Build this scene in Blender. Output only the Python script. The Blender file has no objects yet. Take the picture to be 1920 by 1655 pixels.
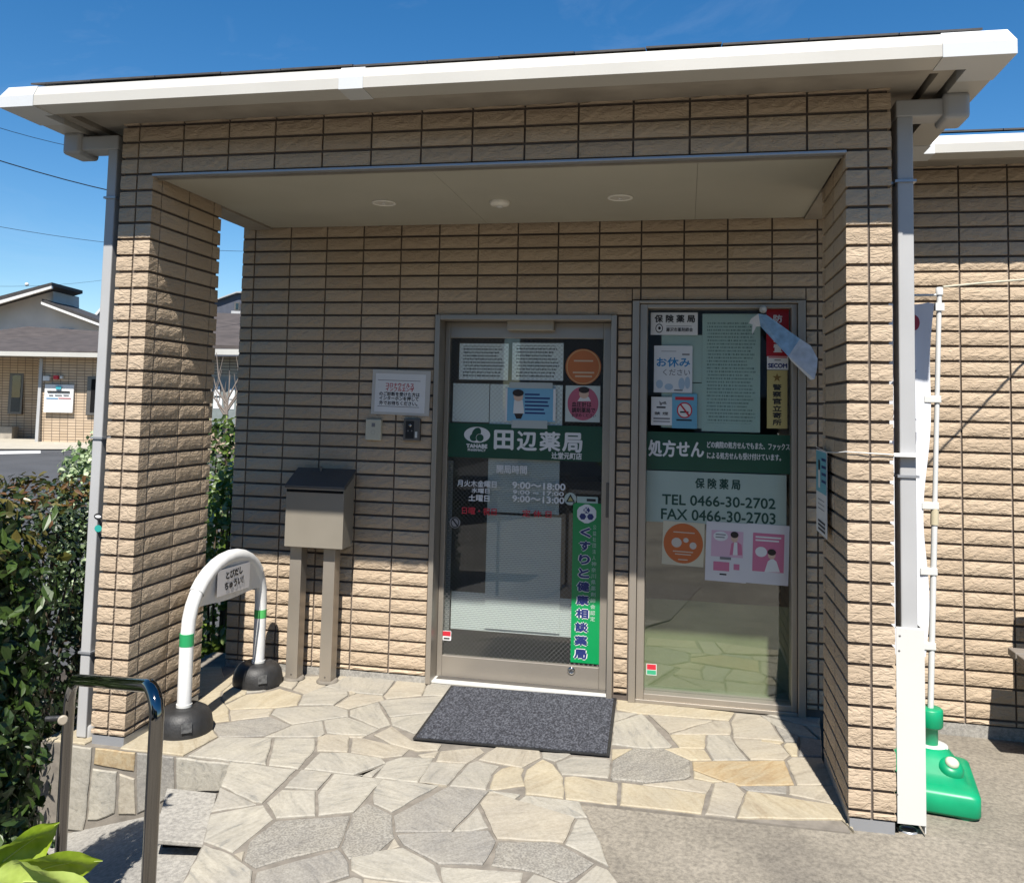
import bpy, bmesh, math, random
from mathutils import Vector, Matrix

random.seed(7)
scene = bpy.context.scene
COL = scene.collection
rad = math.radians

# ------------------------------------------------------------------ camera
CAM = Vector((2.5773, -3.5994, 1.5502))
RIGHT = Vector((0.98059605, 0.19477271, 0.02224795))
FWD = Vector((-0.19585886, 0.97823163, 0.06857245))
UP = Vector((-0.0084076, -0.07159933, 0.99739804))
FPX, PPX, PPY = 1608.786, 965.01, 648.26          # focal length and optical centre, photo pixels
cam_data = bpy.data.cameras.new('camera')
cam = bpy.data.objects.new('camera', cam_data)
COL.objects.link(cam)
mw = Matrix.Identity(4)
for i, v in enumerate((RIGHT, UP, -FWD)):
    for j in range(3):
        mw[j][i] = v[j]
mw.translation = CAM
cam.matrix_world = mw
cam_data.sensor_fit = 'HORIZONTAL'
cam_data.sensor_width = 36.0
cam_data.lens = FPX / 1920.0 * 36.0
cam_data.shift_x = (960.0 - PPX) / 1920.0
cam_data.shift_y = -(827.5 - PPY) / 1920.0
cam_data.clip_start = 0.05
cam_data.clip_end = 3000.0
scene.camera = cam

# ------------------------------------------------------------------ sky, sun, exposure
SUN_TO = Vector((0.12, -1.0, 1.41)).normalized()   # towards the sun
sun_el = math.asin(SUN_TO.z)
world = bpy.data.worlds.new('World')
scene.world = world
world.use_nodes = True
wn = world.node_tree.nodes
wl = world.node_tree.links
wn.clear()
w_out = wn.new('ShaderNodeOutputWorld')
w_bg = wn.new('ShaderNodeBackground')
w_sky = wn.new('ShaderNodeTexSky')
w_sky.sky_type = 'NISHITA'
w_sky.sun_disc = False
w_sky.sun_elevation = sun_el
w_sky.sun_rotation = math.atan2(SUN_TO.x, SUN_TO.y)
w_sky.air_density = 1.0
w_sky.dust_density = 0.0
w_sky.ozone_density = 3.0
w_hsv = wn.new('ShaderNodeHueSaturation')
w_hsv.inputs['Saturation'].default_value = 1.34
w_bg.inputs['Strength'].default_value = 0.074
wl.new(w_sky.outputs[0], w_hsv.inputs['Color'])
w_tc = wn.new('ShaderNodeTexCoord')
w_mp = wn.new('ShaderNodeMapping'); w_mp.inputs['Scale'].default_value = (2.2, 3.4, 7.5); w_mp.inputs['Rotation'].default_value = (0.3, 0.25, 0.6)
w_nz = wn.new('ShaderNodeTexNoise'); w_nz.inputs['Scale'].default_value = 1.5; w_nz.inputs['Detail'].default_value = 8; w_nz.inputs['Roughness'].default_value = 0.62; w_nz.inputs['Distortion'].default_value = 0.9
w_rp = wn.new('ShaderNodeValToRGB'); w_rp.color_ramp.elements[0].position = 0.57; w_rp.color_ramp.elements[0].color = (0, 0, 0, 1); w_rp.color_ramp.elements[1].position = 0.85; w_rp.color_ramp.elements[1].color = (0.09, 0.09, 0.09, 1)
w_mx = wn.new('ShaderNodeMix'); w_mx.data_type = 'RGBA'; w_mx.inputs[7].default_value = (7.0, 7.6, 8.4, 1)
wl.new(w_tc.outputs['Generated'], w_mp.inputs[0]); wl.new(w_mp.outputs[0], w_nz.inputs['Vector']); wl.new(w_nz.outputs['Fac'], w_rp.inputs[0])
wl.new(w_rp.outputs[0], w_mx.inputs[0]); wl.new(w_hsv.outputs[0], w_mx.inputs[6])
wl.new(w_mx.outputs[2], w_bg.inputs['Color'])
wl.new(w_bg.outputs[0], w_out.inputs['Surface'])

sun_data = bpy.data.lights.new('sun', 'SUN')
sun_data.energy = 5.0
sun_data.angle = rad(0.53)
sun_data.color = (1.0, 0.95, 0.87)
sun = bpy.data.objects.new('sun', sun_data)
COL.objects.link(sun)
sun.location = (6, -12, 14)
sun.rotation_euler = (-SUN_TO).to_track_quat('-Z', 'Y').to_euler()

scene.view_settings.view_transform = 'Standard'
scene.view_settings.look = 'None'
scene.view_settings.exposure = 0.88
scene.view_settings.gamma = 1.0
scene.view_settings.use_curve_mapping = False
scene.cycles.max_bounces = 10
scene.cycles.transparent_max_bounces = 16
scene.cycles.caustics_reflective = False
scene.cycles.caustics_refractive = False
scene.cycles.use_denoising = True

# ------------------------------------------------------------------ pixel helpers (photo is 1920 x 1655)
def ray(px, py):
    return RIGHT * ((px - PPX) / FPX) + FWD - UP * ((py - PPY) / FPX)
def on_y(px, py, Y):
    d = ray(px, py); return CAM + d * ((Y - CAM.y) / d.y)
def on_x(px, py, X):
    d = ray(px, py); return CAM + d * ((X - CAM.x) / d.x)
def on_plane(px, py, z0, sl=0.0):
    """point on z = z0 + sl * min(y,0)"""
    d = ray(px, py)
    t = (z0 - CAM.z) / d.z
    p = CAM + d * t
    if sl and p.y < 0:
        t = (z0 + sl * CAM.y - CAM.z) / (d.z - sl * d.y)
        p = CAM + d * t
    return p
def far(px, py, d):
    return CAM + ray(px, py) * d

# ------------------------------------------------------------------ materials
def new_mat(name):
    m = bpy.data.materials.new(name)
    m.use_nodes = True
    return m, m.node_tree.nodes, m.node_tree.links, m.node_tree.nodes['Principled BSDF']

def ramp(nodes, stops):
    r = nodes.new('ShaderNodeValToRGB')
    e = r.color_ramp.elements
    while len(e) < len(stops): e.new(0.5)
    for i, (p, c) in enumerate(stops):
        e[i].position = p
        e[i].color = (*c, 1) if len(c) == 3 else c
    return r

ALB = 0.76                       # overall reflectance level
def simple(name, col, rough=0.6, metal=0.0, var=0.10, scale=6.0, bump=0.0, bscale=60.0, spec=0.5, coat=0.0, stretch=(1, 1, 1)):
    """colour with soft blotchy variation, slight roughness change and fine relief, in world space"""
    m, n, l, b = new_mat(name)
    g = n.new('ShaderNodeNewGeometry')
    mp = n.new('ShaderNodeMapping')
    mp.inputs['Scale'].default_value = stretch
    l.new(g.outputs['Position'], mp.inputs['Vector'])
    t = n.new('ShaderNodeTexNoise')
    t.inputs['Scale'].default_value = scale
    t.inputs['Detail'].default_value = 5
    l.new(mp.outputs[0], t.inputs['Vector'])
    col = tuple(c * ALB for c in col) if metal < .4 else col
    lo = tuple(max(0, c * (1 - var)) for c in col)
    hi = tuple(min(1, c * (1 + var)) for c in col)
    r = ramp(n, [(0.3, lo), (0.7, hi)])
    l.new(t.outputs['Fac'], r.inputs[0])
    l.new(r.outputs[0], b.inputs['Base Color'])
    mr = n.new('ShaderNodeMapRange')
    mr.inputs[3].default_value = max(0.03, rough - 0.08)
    mr.inputs[4].default_value = min(1, rough + 0.08)
    l.new(t.outputs['Fac'], mr.inputs[0])
    l.new(mr.outputs[0], b.inputs['Roughness'])
    b.inputs['Metallic'].default_value = metal
    b.inputs['Specular IOR Level'].default_value = spec
    if coat: b.inputs['Coat Weight'].default_value = coat
    if bump:
        t2 = n.new('ShaderNodeTexNoise')
        t2.inputs['Scale'].default_value = bscale
        t2.inputs['Detail'].default_value = 4
        l.new(mp.outputs[0], t2.inputs['Vector'])
        bp = n.new('ShaderNodeBump')
        bp.inputs['Strength'].default_value = bump
        bp.inputs['Distance'].default_value = 0.004
        l.new(t2.outputs['Fac'], bp.inputs['Height'])
        l.new(bp.outputs[0], b.inputs['Normal'])
    return m

def flat(name, col, rough=0.5, metal=0.0, spec=0.4):
    m, n, l, b = new_mat(name)
    b.inputs['Base Color'].default_value = (*(tuple(c * ALB for c in col) if metal < .4 else col), 1)
    b.inputs['Roughness'].default_value = rough
    b.inputs['Metallic'].default_value = metal
    b.inputs['Specular IOR Level'].default_value = spec
    return m

def tile_material():
    m, n, l, b = new_mat('split_face_tile')
    g = n.new('ShaderNodeNewGeometry')
    oi = n.new('ShaderNodeObjectInfo')
    mp = n.new('ShaderNodeMapping')
    mp.inputs['Scale'].default_value = (26, 26, 62)
    l.new(g.outputs['Position'], mp.inputs['Vector'])
    off = n.new('ShaderNodeVectorMath'); off.operation = 'MULTIPLY_ADD'
    cmb = n.new('ShaderNodeCombineXYZ')
    for i in range(3): l.new(oi.outputs['Random'], cmb.inputs[i])
    off.inputs[1].default_value = (40, 40, 40)
    l.new(cmb.outputs[0], off.inputs[0]); l.new(mp.outputs[0], off.inputs[2])
    t = n.new('ShaderNodeTexNoise'); t.inputs['Scale'].default_value = 0.85; t.inputs['Detail'].default_value = 3; t.inputs['Distortion'].default_value = 1.6
    l.new(off.outputs[0], t.inputs['Vector'])
    v = n.new('ShaderNodeTexNoise'); v.inputs['Scale'].default_value = 3.5; v.inputs['Detail'].default_value = 6; v.inputs['Roughness'].default_value = 0.7
    l.new(off.outputs[0], v.inputs['Vector'])
    sh = ramp(n, [(0.36, (0, 0, 0)), (0.50, (0.7, 0.7, 0.7)), (0.66, (1, 1, 1))])
    l.new(t.outputs['Fac'], sh.inputs[0])
    mx = n.new('ShaderNodeMath'); mx.operation = 'MULTIPLY_ADD'; mx.inputs[1].default_value = 0.22
    l.new(v.outputs['Fac'], mx.inputs[0]); l.new(sh.outputs[0], mx.inputs[2])
    bp = n.new('ShaderNodeBump'); bp.inputs['Strength'].default_value = 0.52; bp.inputs['Distance'].default_value = 0.006
    l.new(mx.outputs[0], bp.inputs['Height']); l.new(bp.outputs[0], b.inputs['Normal'])
    c = ramp(n, [(0.0, (0.340, 0.264, 0.186)), (0.5, (0.412, 0.322, 0.230)), (1.0, (0.475, 0.380, 0.278))])
    ad = n.new('ShaderNodeMath'); ad.operation = 'MULTIPLY_ADD'; ad.inputs[1].default_value = 0.5
    l.new(oi.outputs['Random'], ad.inputs[0])
    hf = n.new('ShaderNodeMath'); hf.operation = 'MULTIPLY'; hf.inputs[1].default_value = 0.55
    l.new(v.outputs['Fac'], hf.inputs[0]); l.new(hf.outputs[0], ad.inputs[2])
    l.new(ad.outputs[0], c.inputs[0]); l.new(c.outputs[0], b.inputs['Base Color'])
    b.inputs['Roughness'].default_value = 0.82
    b.inputs['Specular IOR Level'].default_value = 0.25
    return m

def stone_material(name, a, bcol, streak, speck=0.0):
    m, n, l, b = new_mat(name)
    g = n.new('ShaderNodeNewGeometry'); oi = n.new('ShaderNodeObjectInfo')
    rot = n.new('ShaderNodeVectorRotate'); rot.rotation_type = 'Z_AXIS'
    am = n.new('ShaderNodeMath'); am.operation = 'MULTIPLY'; am.inputs[1].default_value = 6.0
    l.new(oi.outputs['Random'], am.inputs[0]); l.new(am.outputs[0], rot.inputs['Angle'])
    l.new(g.outputs['Position'], rot.inputs['Vector'])
    mp = n.new('ShaderNodeMapping'); mp.inputs['Scale'].default_value = (5, 24, 24)
    l.new(rot.outputs[0], mp.inputs['Vector'])
    t = n.new('ShaderNodeTexNoise'); t.inputs['Scale'].default_value = 1.0; t.inputs['Detail'].default_value = 8; t.inputs['Roughness'].default_value = 0.66; t.inputs['Distortion'].default_value = 0.8
    l.new(mp.outputs[0], t.inputs['Vector'])
    t2 = n.new('ShaderNodeTexNoise'); t2.inputs['Scale'].default_value = 5.0; t2.inputs['Detail'].default_value = 4
    l.new(rot.outputs[0], t2.inputs['Vector'])
    r = ramp(n, [(0.30, streak), (0.44, a), (0.62, bcol), (0.8, a)])
    l.new(t.outputs['Fac'], r.inputs[0])
    mixn = n.new('ShaderNodeMix'); mixn.data_type = 'RGBA'; mixn.blend_type = 'MULTIPLY'; mixn.inputs[0].default_value = 0.75
    r2 = ramp(n, [(0.3, (0.80, 0.80, 0.82)), (0.7, (1.0, 0.98, 0.94))])
    l.new(t2.outputs['Fac'], r2.inputs[0])
    l.new(r.outputs[0], mixn.inputs[6]); l.new(r2.outputs[0], mixn.inputs[7])
    tg = n.new('ShaderNodeTexNoise'); tg.inputs['Scale'].default_value = 60; tg.inputs['Detail'].default_value = 6; tg.inputs['Roughness'].default_value = .75
    l.new(g.outputs['Position'], tg.inputs['Vector'])
    rg = ramp(n, [(0.32, (0.80, 0.79, 0.77)), (0.60, (1.05, 1.05, 1.05))]); l.new(tg.outputs['Fac'], rg.inputs[0])
    mg = n.new('ShaderNodeMix'); mg.data_type = 'RGBA'; mg.blend_type = 'MULTIPLY'; mg.inputs[0].default_value = 0.8
    l.new(mixn.outputs[2], mg.inputs[6]); l.new(rg.outputs[0], mg.inputs[7])
    src = mg.outputs[2]
    if speck:
        t3 = n.new('ShaderNodeTexNoise'); t3.inputs['Scale'].default_value = 130; t3.inputs['Detail'].default_value = 2
        l.new(g.outputs['Position'], t3.inputs['Vector'])
        r3 = ramp(n, [(0.42, (0.55, 0.55, 0.56)), (0.58, (1, 1, 1))])
        l.new(t3.outputs['Fac'], r3.inputs[0])
        m2 = n.new('ShaderNodeMix'); m2.data_type = 'RGBA'; m2.blend_type = 'MULTIPLY'; m2.inputs[0].default_value = speck
        l.new(src, m2.inputs[6]); l.new(r3.outputs[0], m2.inputs[7]); src = m2.outputs[2]
    l.new(src, b.inputs['Base Color'])
    b.inputs['Roughness'].default_value = 0.72; b.inputs['Specular IOR Level'].default_value = 0.3
    bp = n.new('ShaderNodeBump'); bp.inputs['Strength'].default_value = 0.6; bp.inputs['Distance'].default_value = 0.006
    l.new(t.outputs['Fac'], bp.inputs['Height']); l.new(bp.outputs[0], b.inputs['Normal'])
    return m

def concrete_material(name, c1, c2, dark):
    m, n, l, b = new_mat(name)
    g = n.new('ShaderNodeNewGeometry')
    t = n.new('ShaderNodeTexNoise'); t.inputs['Scale'].default_value = 1.6; t.inputs['Detail'].default_value = 6; t.inputs['Roughness'].default_value = 0.6
    t2 = n.new('ShaderNodeTexNoise'); t2.inputs['Scale'].default_value = 55; t2.inputs['Detail'].default_value = 5; t2.inputs['Roughness'].default_value = 0.7
    t3 = n.new('ShaderNodeTexVoronoi'); t3.inputs['Scale'].default_value = 230
    for x in (t, t2, t3): l.new(g.outputs['Position'], x.inputs['Vector'])
    r = ramp(n, [(0.34, dark), (0.5, c1), (0.68, c2)])
    l.new(t.outputs['Fac'], r.inputs[0])
    r2 = ramp(n, [(0.34, (0.58, 0.57, 0.56)), (0.62, (1.12, 1.1, 1.06))])
    l.new(t2.outputs['Fac'], r2.inputs[0])
    mx = n.new('ShaderNodeMix'); mx.data_type = 'RGBA'; mx.blend_type = 'MULTIPLY'; mx.inputs[0].default_value = 0.85
    l.new(r.outputs[0], mx.inputs[6]); l.new(r2.outputs[0], mx.inputs[7])
    l.new(mx.outputs[2], b.inputs['Base Color'])
    b.inputs['Roughness'].default_value = 0.9; b.inputs['Specular IOR Level'].default_value = 0.2
    bp = n.new('ShaderNodeBump'); bp.inputs['Strength'].default_value = 0.4; bp.inputs['Distance'].default_value = 0.003
    l.new(t3.outputs['Distance'], bp.inputs['Height']); l.new(bp.outputs[0], b.inputs['Normal'])
    return m

def leaf_material(name, c1, c2, gloss=0.35, trans=0.25):
    m, n, l, b = new_mat(name)
    g = n.new('ShaderNodeNewGeometry')
    r = ramp(n, [(0.0, c1), (1.0, c2)])
    l.new(g.outputs['Random Per Island'], r.inputs[0])
    l.new(r.outputs[0], b.inputs['Base Color'])
    b.inputs['Roughness'].default_value = gloss
    b.inputs['Specular IOR Level'].default_value = 0.45
    tr = n.new('ShaderNodeBsdfTranslucent')
    l.new(r.outputs[0], tr.inputs['Color'])
    ms = n.new('ShaderNodeMixShader'); ms.inputs[0].default_value = trans
    l.new(b.outputs[0], ms.inputs[1]); l.new(tr.outputs[0], ms.inputs[2])
    l.new(ms.outputs[0], n['Material Output'].inputs['Surface'])
    return m

def glass_material(name, tint, wired=False, refl=1.6):
    """thin pane: mirror reflection by Fresnel over tinted see-through; optional diagonal wire mesh"""
    m, n, l, b = new_mat(name)
    n.remove(b)
    tr = n.new('ShaderNodeBsdfTransparent'); tr.inputs[0].default_value = (*tint, 1)
    gl = n.new('ShaderNodeBsdfGlossy'); gl.inputs['Roughness'].default_value = 0.0
    gg = n.new('ShaderNodeNewGeometry')                 # Schlick reflectance, the same from both sides of the pane
    dt = n.new('ShaderNodeVectorMath'); dt.operation = 'DOT_PRODUCT'; l.new(gg.outputs['Normal'], dt.inputs[0]); l.new(gg.outputs['Incoming'], dt.inputs[1])
    ab = n.new('ShaderNodeMath'); ab.operation = 'ABSOLUTE'; l.new(dt.outputs['Value'], ab.inputs[0])
    om = n.new('ShaderNodeMath'); om.operation = 'SUBTRACT'; om.inputs[0].default_value = 1.0; l.new(ab.outputs[0], om.inputs[1])
    pw = n.new('ShaderNodeMath'); pw.operation = 'POWER'; pw.inputs[1].default_value = 5.0; l.new(om.outputs[0], pw.inputs[0])
    mu = n.new('ShaderNodeMath'); mu.operation = 'MULTIPLY_ADD'; mu.inputs[1].default_value = 0.9; mu.inputs[2].default_value = 0.042 * refl; mu.use_clamp = True
    l.new(pw.outputs[0], mu.inputs[0])
    ms = n.new('ShaderNodeMixShader')
    l.new(mu.outputs[0], ms.inputs[0]); l.new(tr.outputs[0], ms.inputs[1]); l.new(gl.outputs[0], ms.inputs[2])
    out = ms.outputs[0]
    if wired:
        g = n.new('ShaderNodeNewGeometry')
        sp = n.new('ShaderNodeSeparateXYZ'); l.new(g.outputs['Position'], sp.inputs[0])
        masks = []
        for s in (1, -1):
            a = n.new('ShaderNodeMath'); a.operation = 'MULTIPLY_ADD'; a.inputs[1].default_value = s
            l.new(sp.outputs[0], a.inputs[0]); l.new(sp.outputs[2], a.inputs[2])
            k = n.new('ShaderNodeMath'); k.operation = 'MULTIPLY'; k.inputs[1].default_value = 1 / 0.026
            l.new(a.outputs[0], k.inputs[0])
            f = n.new('ShaderNodeMath'); f.operation = 'FRACT'; l.new(k.outputs[0], f.inputs[0])
            c = n.new('ShaderNodeMath'); c.operation = 'LESS_THAN'; c.inputs[1].default_value = 0.06
            l.new(f.outputs[0], c.inputs[0]); masks.append(c)
        mm = n.new('ShaderNodeMath'); mm.operation = 'MAXIMUM'
        l.new(masks[0].outputs[0], mm.inputs[0]); l.new(masks[1].outputs[0], mm.inputs[1])
        wd = n.new('ShaderNodeBsdfDiffuse'); wd.inputs[0].default_value = (0.26, 0.26, 0.25, 1)
        m3 = n.new('ShaderNodeMixShader')
        l.new(mm.outputs[0], m3.inputs[0]); l.new(out, m3.inputs[1]); l.new(wd.outputs[0], m3.inputs[2])
        out = m3.outputs[0]
    l.new(out, n['Material Output'].inputs['Surface'])
    return m

def print_material(name, paper, ink, lines=34.0, density=0.5, rough=0.6):
    """paper covered with lines of small unreadable print (local x right, z up; object origin at sheet centre)"""
    m, n, l, b = new_mat(name)
    tc = n.new('ShaderNodeTexCoord')
    sp = n.new('ShaderNodeSeparateXYZ'); l.new(tc.outputs['Generated'], sp.inputs[0])
    k = n.new('ShaderNodeMath'); k.operation = 'MULTIPLY'; k.inputs[1].default_value = lines
    l.new(sp.outputs[2], k.inputs[0])
    f = n.new('ShaderNodeMath'); f.operation = 'FRACT'; l.new(k.outputs[0], f.inputs[0])
    a = n.new('ShaderNodeMath'); a.operation = 'LESS_THAN'; a.inputs[1].default_value = 0.5; l.new(f.outputs[0], a.inputs[0])
    fl = n.new('ShaderNodeMath'); fl.operation = 'FLOOR'; l.new(k.outputs[0], fl.inputs[0])
    cb = n.new('ShaderNodeCombineXYZ')
    kx = n.new('ShaderNodeMath'); kx.operation = 'MULTIPLY'; kx.inputs[1].default_value = 60
    l.new(sp.outputs[0], kx.inputs[0]); l.new(kx.outputs[0], cb.inputs[0]); l.new(fl.outputs[0], cb.inputs[1])
    t = n.new('ShaderNodeTexNoise'); t.inputs['Scale'].default_value = 1.0; t.inputs['Detail'].default_value = 2; l.new(cb.outputs[0], t.inputs['Vector'])
    th = n.new('ShaderNodeMath'); th.operation = 'GREATER_THAN'; th.inputs[1].default_value = 1 - density; l.new(t.outputs['Fac'], th.inputs[0])
    t5 = n.new('ShaderNodeTexNoise'); t5.inputs['Scale'].default_value = 0.33; cb2 = n.new('ShaderNodeCombineXYZ')
    l.new(fl.outputs[0], cb2.inputs[0]); l.new(cb2.outputs[0], t5.inputs['Vector'])
    xe = n.new('ShaderNodeMath'); xe.operation = 'MULTIPLY_ADD'; xe.inputs[1].default_value = 0.9; xe.inputs[2].default_value = 0.42; l.new(t5.outputs['Fac'], xe.inputs[0])
    le = n.new('ShaderNodeMath'); le.operation = 'LESS_THAN'; l.new(sp.outputs[0], le.inputs[0]); l.new(xe.outputs[0], le.inputs[1])
    pr = None
    for node in (th, le):
        mm = n.new('ShaderNodeMath'); mm.operation = 'MULTIPLY'
        l.new((pr or a).outputs[0], mm.inputs[0]); l.new(node.outputs[0], mm.inputs[1]); pr = mm
    for ax, lo, hi in ((0, 0.08, 0.92), (2, 0.07, 0.93)):
        for op, v in (('GREATER_THAN', lo), ('LESS_THAN', hi)):
            c = n.new('ShaderNodeMath'); c.operation = op; c.inputs[1].default_value = v
            l.new(sp.outputs[ax], c.inputs[0])
            mm = n.new('ShaderNodeMath'); mm.operation = 'MULTIPLY'
            l.new(pr.outputs[0], mm.inputs[0]); l.new(c.outputs[0], mm.inputs[1]); pr = mm
    mx = n.new('ShaderNodeMix'); mx.data_type = 'RGBA'
    l.new(pr.outputs[0], mx.inputs[0]); mx.inputs[6].default_value = (*paper, 1); mx.inputs[7].default_value = (*ink, 1)
    l.new(mx.outputs[2], b.inputs['Base Color'])
    b.inputs['Roughness'].default_value = rough
    return m

MT = {}
MT['tile'] = tile_material()
MT['grout'] = simple('dark_grout', (0.135, 0.108, 0.09), 0.95, var=0.2, scale=20, bump=0.3)
MT['gutter'] = simple('cream_gutter', (0.585, 0.565, 0.515), 0.42, var=0.03, scale=3)
MT['gutter_sleeve'] = simple('white_gutter_sleeve', (0.66, 0.68, 0.69), 0.45, var=0.03, scale=3)
MT['soffit'] = simple('weathered_soffit', (0.37, 0.33, 0.275), 0.75, var=0.18, scale=5)
MT['ceiling'] = simple('porch_ceiling', (0.52, 0.50, 0.42), 0.8, var=0.05, scale=2.5)
MT['slate'] = simple('roof_slate', (0.05, 0.047, 0.047), 0.75, var=0.35, scale=14, bump=0.3)
MT['pipe'] = simple('grey_pipe', (0.48, 0.48, 0.48), 0.45, var=0.05, scale=4)
MT['alu'] = simple('bronze_aluminium', (0.33, 0.295, 0.25), 0.38, metal=0.55, var=0.05, scale=3)
MT['alu_dark'] = simple('dark_aluminium', (0.13, 0.12, 0.11), 0.4, metal=0.5, var=0.08)
MT['trim'] = simple('silver_trim', (0.34, 0.35, 0.37), 0.35, metal=0.5, var=0.05)
MT['white_panel'] = simple('white_panel', (0.70, 0.69, 0.655), 0.5, var=0.02, scale=3)
MT['mortar'] = simple('mortar', (0.225, 0.20, 0.168), 0.95, var=0.25, scale=18, bump=0.4)
MT['concrete'] = concrete_material('worn_concrete', (0.225, 0.205, 0.172), (0.265, 0.241, 0.203), (0.168, 0.153, 0.132))
MT['concrete2'] = concrete_material('smooth_concrete', (0.31, 0.30, 0.28), (0.345, 0.335, 0.31), (0.25, 0.243, 0.228))
MT['asphalt'] = simple('asphalt', (0.075, 0.077, 0.082), 0.9, var=0.18, scale=1.2, bump=0.5, bscale=90)
MT['soil'] = simple('dark_soil', (0.055, 0.043, 0.033), 0.95, var=0.35, scale=9, bump=0.6, bscale=40)
MT['white_paint'] = simple('white_paint', (0.78, 0.78, 0.76), 0.6, var=0.05)
MT['apron'] = simple('pale_apron', (0.50, 0.46, 0.38), 0.85, var=0.1, scale=3)
MT['rubber'] = simple('black_rubber', (0.022, 0.022, 0.023), 0.55, var=0.3, scale=25, bump=0.3, bscale=120)
MT['paper'] = simple('white_paper', (0.80, 0.80, 0.79), 0.65, var=0.03, scale=12)
MT['ink'] = flat('black_ink', (0.02, 0.02, 0.022), 0.6)
MT['wink'] = flat('white_vinyl', (0.82, 0.82, 0.82), 0.5)
MT['redink'] = flat('red_vinyl', (0.62, 0.03, 0.05), 0.5)
MT['navy'] = flat('navy_ink', (0.02, 0.035, 0.17), 0.5)
MT['chrome'] = flat('chrome_steel', (0.55, 0.53, 0.50), 0.09, metal=1.0)
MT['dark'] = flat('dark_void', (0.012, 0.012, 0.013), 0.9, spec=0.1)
MT['plastic_white'] = flat('white_plastic', (0.74, 0.74, 0.71), 0.4)
MT['black_plastic'] = flat('black_plastic', (0.018, 0.018, 0.02), 0.35)
STONES = {
    'b': stone_material('beige_flagstone', (0.339, 0.305, 0.246), (0.372, 0.339, 0.276), (0.272, 0.243, 0.195)),
    'g': stone_material('grey_flagstone', (0.311, 0.293, 0.252), (0.349, 0.327, 0.282), (0.237, 0.226, 0.200)),
    'y': stone_material('yellow_flagstone', (0.370, 0.322, 0.233), (0.404, 0.359, 0.270), (0.311, 0.259, 0.182)),
    'o': stone_material('orange_flagstone', (0.341, 0.263, 0.160), (0.376, 0.313, 0.210), (0.282, 0.197, 0.109)),
    'd': stone_material('dark_flagstone', (0.270, 0.255, 0.228), (0.312, 0.296, 0.262), (0.202, 0.195, 0.180), 0.35),
    's': stone_material('speckled_flagstone', (0.284, 0.267, 0.234), (0.320, 0.304, 0.267), (0.229, 0.217, 0.197), 0.7),
    'w': stone_material('veined_flagstone', (0.324, 0.305, 0.261), (0.378, 0.356, 0.304), (0.209, 0.205, 0.187)),
}

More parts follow.
